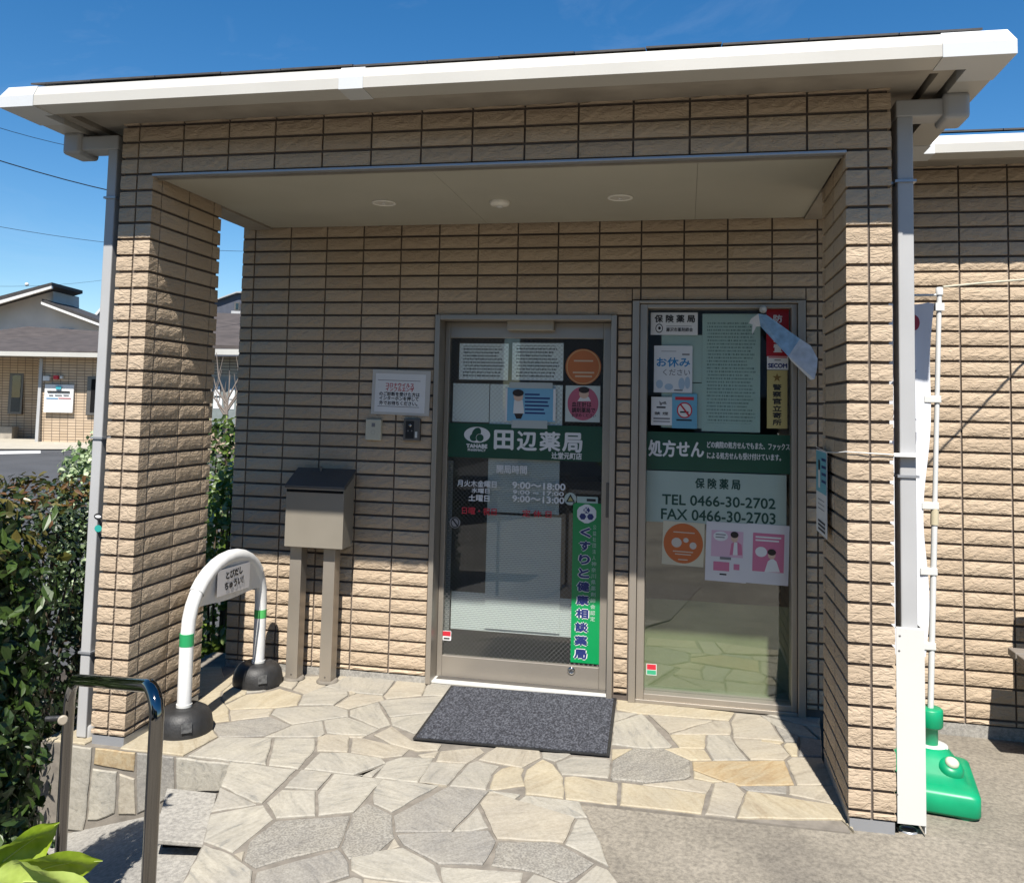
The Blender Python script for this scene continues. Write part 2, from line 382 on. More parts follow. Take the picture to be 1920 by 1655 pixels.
# ------------------------------------------------------------------ mesh helpers
class MB:
    def __init__(self): self.v = []; self.f = []; self.s = []
    def add(self, verts, faces, smooth=False):
        o = len(self.v); self.v += [tuple(p) for p in verts]
        self.f += [tuple(i + o for i in f) for f in faces]; self.s += [smooth] * len(faces)
        return self
    def box(self, a, b):
        x0, y0, z0 = a; x1, y1, z1 = b
        x0, x1 = min(x0, x1), max(x0, x1); y0, y1 = min(y0, y1), max(y0, y1); z0, z1 = min(z0, z1), max(z0, z1)
        return self.add([(x0, y0, z0), (x1, y0, z0), (x1, y1, z0), (x0, y1, z0), (x0, y0, z1), (x1, y0, z1), (x1, y1, z1), (x0, y1, z1)],
                        [(0, 3, 2, 1), (4, 5, 6, 7), (0, 1, 5, 4), (1, 2, 6, 5), (2, 3, 7, 6), (3, 0, 4, 7)])
    def obox(self, c, ax, ay, az):
        c, ax, ay, az = Vector(c), Vector(ax), Vector(ay), Vector(az)
        P = [c + ax * i + ay * j + az * k for k in (-1, 1) for (i, j) in ((-1, -1), (1, -1), (1, 1), (-1, 1))]
        return self.add(P, [(0, 3, 2, 1), (4, 5, 6, 7), (0, 1, 5, 4), (1, 2, 6, 5), (2, 3, 7, 6), (3, 0, 4, 7)])
    def tube(self, pts, r, n=14, cap=True):
        pts = [Vector(p) for p in pts]; rs = r if isinstance(r, (list, tuple)) else [r] * len(pts)
        rings = []; ref = None
        for i, p in enumerate(pts):
            d = (pts[min(i + 1, len(pts) - 1)] - pts[max(i - 1, 0)]).normalized()
            if ref is None:
                ref = d.orthogonal().normalized()
            ref = (ref - d * ref.dot(d)).normalized()
            b = d.cross(ref)
            rings.append([p + (ref * math.cos(2 * math.pi * k / n) + b * math.sin(2 * math.pi * k / n)) * rs[i] for k in range(n)])
        V = [q for r_ in rings for q in r_]; F = []
        for i in range(len(pts) - 1):
            for k in range(n):
                F.append((i * n + k, i * n + (k + 1) % n, (i + 1) * n + (k + 1) % n, (i + 1) * n + k))
        self.add(V, F, True)
        if cap:
            self.add(rings[0], [tuple(reversed(range(n)))]); self.add(rings[-1], [tuple(range(n))])
        return self
    def lathe(self, prof, c, n=32, axis=Vector((0, 0, 1))):
        c = Vector(c); q = Vector((0, 0, 1)).rotation_difference(Vector(axis))
        V = []; F = []
        for (r, z) in prof:
            for k in range(n):
                a = 2 * math.pi * k / n
                V.append(c + q @ Vector((r * math.cos(a), r * math.sin(a), z)))
        for i in range(len(prof) - 1):
            for k in range(n):
                F.append((i * n + k, i * n + (k + 1) % n, (i + 1) * n + (k + 1) % n, (i + 1) * n + k))
        self.add(V, F, True)
        self.add(V[:n], [tuple(reversed(range(n)))]); self.add(V[-n:], [tuple(range(n))])
        return self
    def prism(self, poly, off):
        """extrude a 3D polygon by a vector"""
        P = [Vector(p) for p in poly]; o = Vector(off); n = len(P)
        return self.add(P + [p + o for p in P], [tuple(range(n)), tuple(reversed(range(n, 2 * n)))] + [(i, i + n, (i + 1) % n + n, (i + 1) % n) for i in range(n)])
    def mesh(self, name):
        me = bpy.data.meshes.new(name)
        me.from_pydata(self.v, [], self.f)
        me.polygons.foreach_set('use_smooth', self.s)
        me.update()
        bm = bmesh.new(); bm.from_mesh(me); bmesh.ops.recalc_face_normals(bm, faces=bm.faces); bm.to_mesh(me); bm.free()
        return me
    def build(self, name, mat, parent=None, bevel=0.0, seg=2):
        return obj(name, self.mesh(name), mat, parent, bevel, seg)

BASES = {}
def obj(name, me, mat, parent=None, bevel=0.0, seg=2):
    o = bpy.data.objects.new(name, me)
    COL.objects.link(o)
    if mat is not None:
        for mm in (mat if isinstance(mat, (list, tuple)) else [mat]):
            me.materials.append(MT[mm] if isinstance(mm, str) else mm)
    if parent is not None: child(o, parent)
    if bevel:
        md = o.modifiers.new('bevel', 'BEVEL'); md.width = bevel; md.segments = seg; md.limit_method = 'ANGLE'; md.angle_limit = rad(40)
    return o
def child(o, parent):
    o.parent = parent
    if parent.name in BASES:
        o.matrix_parent_inverse = Matrix.Translation(-BASES[parent.name])
def thing(name, label, cat, loc=(0, 0, 0), group=None):
    o = bpy.data.objects.new(name, None); COL.objects.link(o)
    o.location = loc; o.empty_display_size = 0.1
    BASES[o.name] = Vector(loc)
    return tag(o, label, cat, group)
def tag(o, label, cat, group=None):
    o['label'] = label; o['category'] = cat
    if group: o['group'] = group
    return o
def structure(o):
    o['kind'] = 'structure'; return o

def text_mesh(body, c, w, h, right=(1, 0, 0), up=(0, 0, 1), bold=0.0, vertical=False, squash=1.0):
    """lettering as flat geometry fitted to a w x h box centred at c; bold thickens strokes (metres)"""
    cu = bpy.data.curves.new('lettering', 'FONT')
    cu.body = '\n'.join(body) if vertical else body
    cu.resolution_u = 3
    if vertical: cu.align_x = 'CENTER'; cu.space_line = 0.86
    to = bpy.data.objects.new('lettering', cu); COL.objects.link(to)
    dg = bpy.context.evaluated_depsgraph_get()
    me = bpy.data.meshes.new_from_object(to.evaluated_get(dg))
    bpy.data.objects.remove(to); bpy.data.curves.remove(cu)
    vs = [v.co.copy() for v in me.vertices]; fs = [tuple(p.vertices) for p in me.polygons]
    bpy.data.meshes.remove(me)
    x0 = min(v.x for v in vs); x1 = max(v.x for v in vs); y0 = min(v.y for v in vs); y1 = max(v.y for v in vs)
    R, U = Vector(right).normalized(), Vector(up).normalized(); N = R.cross(U)
    C = Vector(c)
    mb = MB()
    offs = [(0, 0)] if not bold else [(-bold, 0), (bold, 0), (0, bold), (0, -bold), (0, 0)]
    for i, (dx, dy) in enumerate(offs):
        V = [C + R * (((v.x - x0) / (x1 - x0) - .5) * (w - 2 * bold) + dx) + U * (((v.y - y0) / (y1 - y0) - .5) * (h - 2 * bold) + dy) + N * (0.00012 * i) for v in vs]
        mb.add(V, fs)
    m2 = bpy.data.meshes.new('lettering')
    m2.from_pydata(mb.v, [], mb.f); m2.update()
    return m2
def pxrect(x0, y0, x1, y1, Y):
    cx, cy = (x0 + x1) / 2, (y0 + y1) / 2
    c = on_y(cx, cy, Y)
    return c, on_y(x1, cy, Y).x - on_y(x0, cy, Y).x, on_y(cx, y0, Y).z - on_y(cx, y1, Y).z
def letters(parent, body, r, Y, mat, bold=0.0, vertical=False, name='lettering'):
    c, w, h = pxrect(*r, Y)
    return obj(name, text_mesh(body, c, w, h, bold=bold, vertical=vertical), mat, parent)
def disc(mb, c, r, right=(1, 0, 0), up=(0, 0, 1), n=40, ry=None, r_in=0.0):
    R, U, C = Vector(right), Vector(up), Vector(c); ry = ry or r
    out = [C + R * (r * math.cos(2 * math.pi * k / n)) + U * (ry * math.sin(2 * math.pi * k / n)) for k in range(n)]
    if r_in:
        q = r_in / r
        inn = [C + (p - C) * q for p in out]
        mb.add(out + inn, [(k, (k + 1) % n, n + (k + 1) % n, n + k) for k in range(n)])
    else: mb.add(out, [tuple(range(n))])
    return mb
def poly_px(mb, pts, Y):
    mb.add([on_y(x, y, Y) for x, y in pts], [tuple(range(len(pts)))]); return mb

# ================================================================== GROUND
P = 0.078059; NB = 37.4; D = 1.2003; XO = -0.0228; T = 0.235
ZF = -0.035                      # terrace flagstone top
SL = 0.05                        # path and forecourt fall towards the street
def zrow(n): return (NB - n) * P

# wide land sheet, asphalt beyond, apron
FW2 = Vector((FWD.x, FWD.y, 0)).normalized(); RT2 = Vector((RIGHT.x, RIGHT.y, 0)).normalized()
def land_z(dist): return -0.5 + 0.0172 * max(0.0, dist)
mb = MB()
prof = [(-400, -0.5), (-60, -0.5), (3.4, -0.5), (12, land_z(12)), (30, land_z(30)), (60, land_z(45)), (900, land_z(45))]
V = []; F = []
for i, (dd, z) in enumerate(prof):
    for s in (-900, 900):
        p = CAM + FW2 * dd + RT2 * s; V.append((p.x, p.y, z))
for i in range(len(prof) - 1): F.append((2 * i, 2 * i + 1, 2 * i + 3, 2 * i + 2))
mb.add(V, F)
structure(mb.build('ground', 'asphalt'))
def land_px(px, py):
    d = ray(px, py); k = FW2.dot(d)
    t = (-0.5 - CAM.z) / (d.z - 0.0172 * k)
    return CAM + d * t

# terrace slab, with a recess-level mortar bed, and the forecourt
mb = MB()
mb.box((-0.32, -0.028, -0.62), (3.205, 1.45, ZF - 0.0065))
terrace = structure(mb.build('terrace', 'mortar'))
def sheet(polyxy, zf, thick=0.35):
    m = MB(); n = len(polyxy)
    top = [Vector((x, y, zf(x, y))) for x, y in polyxy]
    return m.prism(top, (0, 0, -thick))
# sloped path bed: follows traced left and right edges
def zpath(x, y): return ZF - 0.0065 + SL * min(y, 0)
pl = [on_plane(*q, ZF, SL) for q in ((433, 1424), (416, 1472), (394, 1523), (380, 1580), (340, 1655), (300, 1740))]
pr = [on_plane(*q, ZF, SL) for q in ((1080, 1488), (1102, 1525), (1138, 1622), (1162, 1655), (1215, 1740))]
poly = [(p.x, p.y) for p in pl] + [(1.15, -2.6), (2.75, -2.6)] + [(p.x, p.y) for p in reversed(pr)]
poly[0] = (poly[0][0], -0.03); poly[-1] = (poly[-1][0], -0.03)
path = structure(sheet(poly, zpath, 0.5).build('flagstone_path', 'mortar'))

# forecourt concrete, right of the path (a fine grid so that it can undulate slightly)
def zfore(x, y): return ZF - 0.012 + SL * min(y, 0) + 0.004 * math.sin(2.1 * x + 1.3 * y) - (0.012 if y > 0.02 else 0)
mb = MB()
edge = [(p.x, p.y) for p in pr]
rows = [(1.4, 3.39), (0.9, 3.39), (0.3, 3.39), (0.02, 3.39), (-0.03, 2.16)] + [(y, x) for x, y in edge[1:]] + [(-1.2, 2.5), (-2.6, 2.75), (-7, 2.75), (-14, 2.75)]
V = []; F = []; NX = 14
for (y, x0) in rows:
    for k in range(NX + 1):
        x = x0 + (16 - x0) * (k / NX) ** 1.6
        V.append((x, y, zfore(x, y)))
for i in range(len(rows) - 1):
    for k in range(NX):
        F.append((i * (NX + 1) + k, i * (NX + 1) + k + 1, (i + 1) * (NX + 1) + k + 1, (i + 1) * (NX + 1) + k))
mb.add(V, F)
forecourt = structure(mb.build('forecourt', 'concrete'))
# street-side concrete in front of the path, where the photographer stands
mb = MB()
mb.prism([(0.2, -2.55, ZF + SL * -2.6 - .012), (2.8, -2.55, ZF + SL * -2.6 - .012), (2.8, -14, -0.5), (-3, -14, -0.5), (-3, -5, -0.5)], (0, 0, -0.3))
structure(mb.build('pavement', 'concrete'))

# ramp of smooth concrete rising to the right in front of the terrace
def zramp(x): return -0.46 + 0.255 * max(0.0, min(1.0, (x + 0.25) / 0.85))
mb = MB(); xs = [-1.2, -0.25, 0.05, 0.3, 0.55, 0.8, 1.0]
ye = lambda x: -2.6
V = []; F = []
for x in xs: V += [(x, -0.024, zramp(x)), (x, -2.6, zramp(x) - 0.05)]
for i in range(len(xs) - 1): F.append((2 * i, 2 * i + 1, 2 * i + 3, 2 * i + 2))
mb.add(V, F)
structure(mb.build('ramp', 'concrete2'))
# thin concrete slab lying on the ramp beside the path
q = [on_plane(*p_, -0.150) for p_ in ((313, 1476), (407, 1486), (384, 1580), (288, 1573))]
q = [Vector((a.x, a.y, -0.150)) for a in q]
slab = MB().prism(q, (0, 0, -0.018)).build('concrete_slab', 'concrete2', None, 0.004)
tag(slab, 'grey concrete slab lying on the ramp beside the flagstone path', 'slab')
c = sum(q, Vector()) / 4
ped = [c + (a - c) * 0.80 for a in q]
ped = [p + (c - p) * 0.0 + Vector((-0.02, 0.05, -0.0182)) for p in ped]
MB().prism(ped, (0, 0, -0.22)).build('support', 'dark', slab)  # near-black block; the shaded gap under the slab is put into its colour

# ------------------------------------------------------------------ flagstones
def offset_poly(pts, d):
    n = len(pts); out = []
    area = sum(pts[i].x * pts[(i + 1) % n].y - pts[(i + 1) % n].x * pts[i].y for i in range(n))
    if area < 0: pts = list(reversed(pts))
    for i in range(n):
        a, b, c = pts[i - 1], pts[i], pts[(i + 1) % n]
        e1 = (b - a).normalized(); e2 = (c - b).normalized()
        n1 = Vector((-e1.y, e1.x)); n2 = Vector((-e2.y, e2.x))
        k = 1 + n1.dot(n2)
        m = (n1 + n2) / max(k, 0.6)
        out.append(b + m * d)
    return out
def rough_outline(pts, rnd):
    out = []
    n = len(pts)
    for i in range(n):
        a, b = pts[i], pts[(i + 1) % n]
        L = (b - a).length
        out.append(a)
        m = max(1, int(L / 0.045))
        nn = Vector((-(b - a).y, (b - a).x)).normalized()
        for k in range(1, m):
            out.append(a.lerp(b, k / m) + nn * rnd.uniform(-0.0035, 0.0035))
    return out
def stone(parent, pts3, to2, to3, kind, gap, rnd, thick=0.02):
    p2 = [to2(p) for p in pts3]
    p2 = offset_poly(p2, gap)
    p2 = rough_outline(p2, rnd)
    n = len(p2)
    inn = offset_poly(p2, 0.005)
    if len(inn) != n: return
    lift = rnd.uniform(-0.0015, 0.0025)
    base = [to3(p, -thick) for p in p2]; mid = [to3(p, lift - 0.0035) for p in p2]; top = [to3(p, lift) for p in inn]
    m = MB()
    F = [tuple(range(2 * n, 3 * n))]
    for i in range(n):
        j = (i + 1) % n
        F += [(i, j, n + j, n + i), (n + i, n + j, 2 * n + j, 2 * n + i)]
    m.add(base + mid + top, F)
    o = m.build('stone', STONES[kind], parent)
    return o
rnd = random.Random(11)
ZA = (280, 1000, 3.310); ZB = (100, 1300, 2.909); ZC = (700, 1250, 3.2); ZE = (1200, 1250, 3.84)
TERR = [
 ('b', ZA, [(800, 852), (905, 868), (948, 878), (912, 937), (885, 962), (805, 940)]),
 ('b', ZA, [(950, 880), (1240, 880), (1080, 945), (960, 992), (890, 965), (915, 937)]),
 ('g', ZA, [(1240, 880), (1530, 905), (1475, 975), (1450, 1000), (1280, 985), (1088, 947)]),
 ('b', ZA, [(1533, 905), (1725, 922), (1692, 1000), (1470, 1022), (1452, 1003), (1480, 975)]),
 ('g', ZA, [(1730, 918), (1765, 875), (2330, 960), (2300, 1010), (1835, 1005), (1695, 1000)]),
 ('y', ZA, [(470, 1058), (600, 995), (700, 985), (810, 958), (948, 998), (920, 1060), (780, 1077), (500, 1087)]),
 ('y', ZA, [(450, 1020), (455, 975), (545, 900), (620, 960), (600, 992), (470, 1050)]),
 ('y', ZA, [(280, 1040), (470, 880), (545, 835), (545, 895), (450, 975), (445, 1030), (495, 1085), (500, 1157), (380, 1170), (300, 1100)]),
 ('g', ZA, [(600, 820), (800, 850), (800, 940), (700, 975), (600, 985), (545, 900)]),
 ('g', ZA, [(950, 1000), (1078, 952), (1235, 965), (1235, 1000), (1145, 1062), (925, 1062)]),
 ('b', ZA, [(1240, 968), (1286, 985), (1243, 1004)]),
 ('b', ZA, [(1290, 990), (1450, 1005), (1460, 1030), (1240, 1087), (1150, 1065), (1245, 1005)]),
 ('g', ZA, [(1470, 1030), (1820, 1008), (1900, 1015), (1800, 1105), (1490, 1137), (1425, 1040)]),
 ('b', ZA, [(500, 1090), (775, 1080), (748, 1128), (505, 1157)]),
 ('g', ZA, [(785, 1080), (1145, 1067), (1237, 1095), (1237, 1130), (885, 1182), (755, 1118)]),
 ('g', ZA, [(1243, 1093), (1422, 1040), (1500, 1182), (1425, 1207), (1243, 1127)]),
 ('g', ZA, [(1495, 1140), (1800, 1108), (1860, 1200), (1640, 1240), (1505, 1187)]),
 ('d', ZA, [(383, 1183), (748, 1130), (880, 1182), (716, 1250), (430, 1257), (395, 1210)]),
 ('g', ZA, [(885, 1187), (1078, 1158), (1092, 1235), (1060, 1257), (710, 1260)]),
 ('g', ZA, [(1083, 1155), (1232, 1134), (1428, 1210), (1350, 1247), (1190, 1242), (1100, 1232)]),
 ('y', ZA, [(60, 1290), (375, 1190), (428, 1257), (235, 1357), (30, 1335)]),
 ('b', ZC, [(0, 405), (110, 352), (235, 440), (412, 462), (388, 497), (265, 503), (100, 458)]),
 ('b', ZA, [(1098, 1240), (1345, 1250), (1320, 1264), (1050, 1260)]),
 ('w', ZB, [(748, 325), (900, 237), (1194, 240), (1192, 360)]),
 ('w', ZB, [(1206, 240), (1430, 240), (1427, 300), (1360, 385), (1203, 362)]),
 ('b', ZB, [(1440, 232), (1480, 225), (1620, 230), (1607, 317), (1437, 310)]),
 ('b', ZB, [(1630, 238), (1690, 240), (1945, 298), (1905, 335), (1800, 347), (1620, 318)]),
 ('w', ZB, [(1452, 320), (1620, 322), (1790, 347), (1815, 375), (1650, 427), (1510, 432), (1380, 395)]),
 ('g', ZB, [(1690, 432), (1815, 380), (1740, 452), (1665, 437)]),
 ('w', ZC, [(75, 563), (165, 535), (362, 540), (272, 682), (240, 685), (0, 665)]),
 ('b', ZC, [(265, 520), (395, 500), (370, 537), (290, 537)]),
 ('b', ZC, [(400, 500), (640, 478), (668, 505), (560, 573), (373, 562)]),
 ('b', ZC, [(680, 510), (745, 470), (900, 480), (1000, 500), (1008, 540), (890, 602), (780, 582), (628, 553)]),
 ('g', ZC, [(1010, 505), (1190, 515), (1150, 540), (1090, 562), (1013, 540)]),
 ('g', ZC, [(1093, 568), (1195, 530), (1400, 545), (1428, 558), (1412, 662), (1128, 640)]),
 ('g', ZC, [(340, 565), (558, 575), (465, 667), (278, 677)]),
 ('g', ZC, [(570, 573), (622, 557), (757, 588), (710, 640), (700, 692), (478, 667)]),
 ('y', ZC, [(720, 640), (765, 605), (830, 588), (907, 605), (890, 640), (912, 707), (713, 697)]),
 ('y', ZC, [(918, 612), (1015, 548), (1082, 580), (1142, 660), (1157, 742), (928, 717), (903, 660)]),
 ('y', ZC, [(1145, 653), (1200, 648), (1468, 690), (1472, 777), (1163, 747)]),
 ('y', ZE, [(-135, 826), (0, 843), (477, 908), (442, 997), (0, 952), (-139, 937)]),
 ('s', ZC, [(1422, 662), (1435, 558), (1560, 488), (1742, 488), (1902, 560), (1908, 650), (1872, 670), (1640, 692), (1430, 672)]),
 ('y', ZC, [(1428, 490), (1555, 487), (1430, 556)]),
 ('y', ZE, [(-170, 232), (683, 325), (642, 382), (0, 335), (-170, 302)]),
 ('g', ZC, [(1448, 268), (1585, 275), (1443, 327)]),
 ('w', ZC, [(1612, 278), (1795, 470), (1780, 482), (1620, 487), (1428, 462), (1440, 332)]),
 ('b', ZE, [(57, 338), (525, 385), (208, 477)]),
 ('b', ZE, [(530, 384), (642, 385), (657, 425), (652, 482), (225, 479)]),
 ('b', ZE, [(683, 332), (862, 345), (945, 400), (1032, 532), (870, 517), (668, 507), (663, 440), (650, 395)]),
 ('g', ZE, [(868, 343), (1172, 415), (1285, 510), (1140, 490), (960, 410)]),
 ('g', ZE, [(900, 335), (1300, 360), (1300, 425), (1180, 415)]),
 ('g', ZE, [(1190, 420), (1300, 432), (1300, 512)]),
 ('d', ZE, [(970, 420), (1142, 490), (1132, 537), (1038, 532)]),
 ('y', ZE, [(212, 485), (477, 478), (467, 582), (280, 577)]),
 ('g', ZE, [(485, 480), (652, 488), (672, 530), (780, 662), (523, 667), (473, 570)]),
 ('b', ZE, [(670, 513), (865, 525), (1020, 560), (1083, 630), (1037, 667), (793, 664), (680, 540)]),
 ('y', ZE, [(870, 518), (1040, 535), (1012, 552), (865, 540)]),
 ('y', ZE, [(1028, 560), (1050, 540), (1135, 545), (1137, 637), (1087, 637)]),
 ('d', ZE, [(1150, 500), (1310, 525), (1310, 642), (1140, 637)]),
 ('y', ZE, [(167, 585), (270, 575), (467, 590), (517, 664), (363, 667)]),
 ('o', ZE, [(373, 675), (1042, 670), (1112, 842), (720, 852), (600, 815), (380, 735)]),
 ('y', ZE, [(383, 743), (602, 824), (520, 827), (383, 797)]),
 ('b', ZE, [(1053, 668), (1095, 642), (1145, 645), (1310, 650), (1420, 840), (1128, 844)]),
 ('b', ZE, [(15, 842), (375, 803), (522, 828), (480, 907)]),
 ('b', ZE, [(532, 828), (680, 828), (757, 905), (682, 1017), (462, 997)]),
 ('d', ZE, [(713, 850), (1062, 850), (1057, 907), (780, 887)]),
 ('b', ZE, [(1070, 850), (1420, 846), (1480, 1000), (1070, 910)]),
 ('y', ZE, [(768, 888), (1480, 1003), (1515, 1115), (1450, 1097), (687, 1017)]),
 ('g', ZA, [(1880, 1115), (2000, 1020), (2300, 1020), (2330, 1230), (1900, 1210)]),
 ('y', ZA, [(-125, 1262), (20, 1120), (200, 1075), (300, 1100), (372, 1180), (60, 1286), (30, 1333), (-135, 1300)]),
 ('g', ZC, [(420, 260), (800, 230), (900, 420), (500, 440)]),
 ('g', ZC, [(920, 300), (1380, 300), (1400, 500), (960, 470)]),
]
to2 = lambda p: Vector((p.x, p.y))
for kind, (ox, oy, s), pts in TERR:
    p3 = [on_plane(ox + x / s, oy + y / s, ZF) for x, y in pts]
    for p in p3: p.y = -0.024 if p.y < 0.055 else p.y
    stone(terrace, p3, to2, lambda p, dz: Vector((p.x, p.y, ZF + dz)), kind, 0.0018, rnd)
for pts in ([(-.31, -.024), (-.095, -.024), (-.095, .20), (-.17, .26), (-.31, .24)], [(-.31, .25), (-.17, .27), (-.095, .21), (-.095, .62), (-.31, .66)], [(-.31, .67), (.04, .63), (.09, .90), (-.12, 1.19), (-.31, 1.1)]):
    stone(terrace, [Vector((x, y, ZF)) for x, y in pts], to2, lambda p, dz: Vector((p.x, p.y, ZF + dz)), 'y', 0.003, rnd)
PATHS = [
 ('w', ZB, [(975, 357), (1342, 392), (1140, 592), (1088, 587), (913, 500)]),
 ('g', ZB, [(908, 507), (1112, 600), (855, 642)]),
 ('w', ZB, [(855, 652), (1150, 600), (1202, 677), (1060, 792), (978, 862), (818, 800)]),
 ('g', ZB, [(1258, 512), (1360, 402), (1512, 442), (1442, 522)]),
 ('w', ZB, [(1163, 592), (1245, 522), (1432, 525), (1432, 662), (1213, 677)]),
 ('w', ZB, [(1440, 550), (1522, 440), (1650, 437), (1783, 487), (1640, 642), (1443, 662)]),
 ('s', ZB, [(1213, 690), (1622, 660), (1602, 720), (1557, 832), (1300, 887), (1100, 947), (1038, 905), (1070, 800)]),
 ('b', ZB, [(983, 870), (1047, 850), (1030, 907)]),
 ('w', ZB, [(818, 820), (975, 875), (1088, 960), (1080, 1120), (660, 1120)]),
 ('d', ZB, [(1108, 970), (1557, 845), (1612, 920), (1617, 987), (1450, 1042), (1090, 1130)]),
 ('s', ZB, [(1628, 650), (1712, 590), (1852, 657), (1862, 780), (1740, 882), (1610, 897), (1567, 832)]),
 ('w', ZC, [(0, 740), (40, 688), (262, 690), (382, 725), (110, 867), (0, 817)]),
 ('b', ZC, [(273, 685), (350, 672), (462, 677), (387, 722)]),
 ('d', ZC, [(473, 675), (692, 700), (682, 770), (470, 987), (130, 987), (118, 890)]),
 ('w', ZC, [(700, 703), (907, 715), (830, 802), (688, 767)]),
 ('w', ZC, [(923, 735), (1162, 750), (1242, 800), (1287, 897), (1215, 902), (838, 822)]),
 ('b', ZC, [(638, 815), (680, 775), (1212, 900), (1142, 1052), (740, 1027), (700, 940)]),
 ('g', ZC, [(478, 982), (627, 840), (692, 960), (560, 987)]),
 ('w', ZC, [(1220, 908), (1288, 908), (1362, 1040), (1413, 1192), (1148, 1060)]),
 ('d', ZC, [(138, 1000), (692, 975), (737, 1040), (692, 1132), (657, 1182), (390, 1177), (178, 1060)]),
 ('s', ZC, [(748, 1045), (1087, 1045), (1142, 1070), (1328, 1172), (1150, 1298), (960, 1225), (703, 1187)]),
 ('g', ZC, [(1335, 1180), (1413, 1210), (1480, 1300), (1180, 1320)]),
 ('w', ZC, [(398, 1190), (902, 1225), (890, 1285), (600, 1320), (420, 1300)]),
 ('w', ZC, [(-135, 1132), (0, 1100), (180, 1075), (372, 1182), (422, 1300), (200, 1287), (-60, 1252), (-135, 1212)]),
 ('b', ZC, [(-60, 1262), (200, 1292), (210, 1420), (-60, 1420)]),
 ('b', ZC, [(78, 1092), (125, 1018), (162, 1068)]),
 ('g', ZB, [(1460, 1050), (1640, 992), (1690, 1007), (1690, 1150), (1460, 1150)]),
 ('g', ZC, [(905, 1295), (960, 1235), (1140, 1305), (1100, 1400), (900, 1400)]),
 ('g', ZC, [(220, 1300), (420, 1310), (600, 1330), (880, 1300), (890, 1420), (220, 1420)]),
 ('b', ZC, [(1130, 1330), (1480, 1305), (1560, 1420), (1110, 1420)]),
]
for kind, (ox, oy, s), pts in PATHS:
    p3 = [on_plane(ox + x / s, oy + y / s, ZF, SL) for x, y in pts]
    for p in p3: p.y = -0.029 if p.y > -0.085 else p.y
    stone(path, p3, to2, lambda p, dz: Vector((p.x, p.y, ZF + SL * min(p.y, 0) + dz)), kind, 0.0018, rnd)
# stone facing on the terrace riser
RISER = [
 ('g', [(40, 272), (215, 285), (182, 680), (165, 752), (20, 740)]),
 ('o', [(228, 285), (452, 305), (442, 427), (218, 387)]),
 ('w', [(213, 403), (352, 420), (337, 652), (240, 692), (183, 692)]),
 ('b', [(358, 430), (447, 460), (452, 660), (353, 660)]),
 ('d', [(455, 310), (662, 325), (662, 560), (455, 660)]),
 ('w', [(670, 325), (972, 358), (940, 530), (672, 540)]),
]
for kind, pts in RISER:
    p3 = [on_y(100 + x / 2.909, 1300 + y / 2.909, -0.03) for x, y in pts]
    for p in p3: p.z = min(p.z, ZF - 0.006)
    stone(terrace, p3, lambda p: Vector((p.x, p.z)), lambda p, dz: Vector((p.x, -0.036 - dz, p.y)), kind, 0.003, rnd, 0.016)

# ================================================================== PHARMACY BUILDING
bld = thing('pharmacy_building', 'beige tiled single-storey pharmacy with a deep porch and cream gutter', 'building', (1.65, 0.6, 0))

# ---- tiles
TH = 0.0645; GAPX = 0.0092
_tc = {}
def tile_mesh(w, h, var, amp=1.0):
    key = (round(w, 3), round(h, 3), var, amp)
    if key in _tc: return _tc[key]
    r = random.Random(hash(key) & 0xffff)
    nx = max(2, int(w / 0.032)); nz = 3 if h > 0.045 else 2
    V = []; F = []
    for j in range(nz + 1):
        for i in range(nx + 1):
            e = (i in (0, nx)) or (j in (0, nz))
            y = r.uniform(0.0005, 0.002) if e else -r.uniform(0.0005, 0.0055) * amp
            jx = 0 if i in (0, nx) else r.uniform(-.006, .006)
            jz = 0 if j in (0, nz) else r.uniform(-.005, .005)
            V.append((-w / 2 + w * i / nx + jx, y, -h / 2 + h * j / nz + jz))
    for j in range(nz):
        for i in range(nx):
            a = j * (nx + 1) + i
            F.append((a, a + 1, a + nx + 2, a + nx + 1))
    loop = [i for i in range(nx + 1)] + [(j * (nx + 1) + nx) for j in range(1, nz + 1)] + [nz * (nx + 1) + i for i in range(nx - 1, -1, -1)] + [j * (nx + 1) for j in range(nz - 1, 0, -1)]
    o = len(V)
    for k in loop: V.append((V[k][0], 0.014, V[k][2]))
    L = len(loop)
    for k in range(L): F.append((loop[k], o + k, o + (k + 1) % L, loop[(k + 1) % L]))
    me = bpy.data.meshes.new('tile'); me.from_pydata(V, [], F); me.update(); me.materials.append(MT['tile'])
    _tc[key] = me
    return me
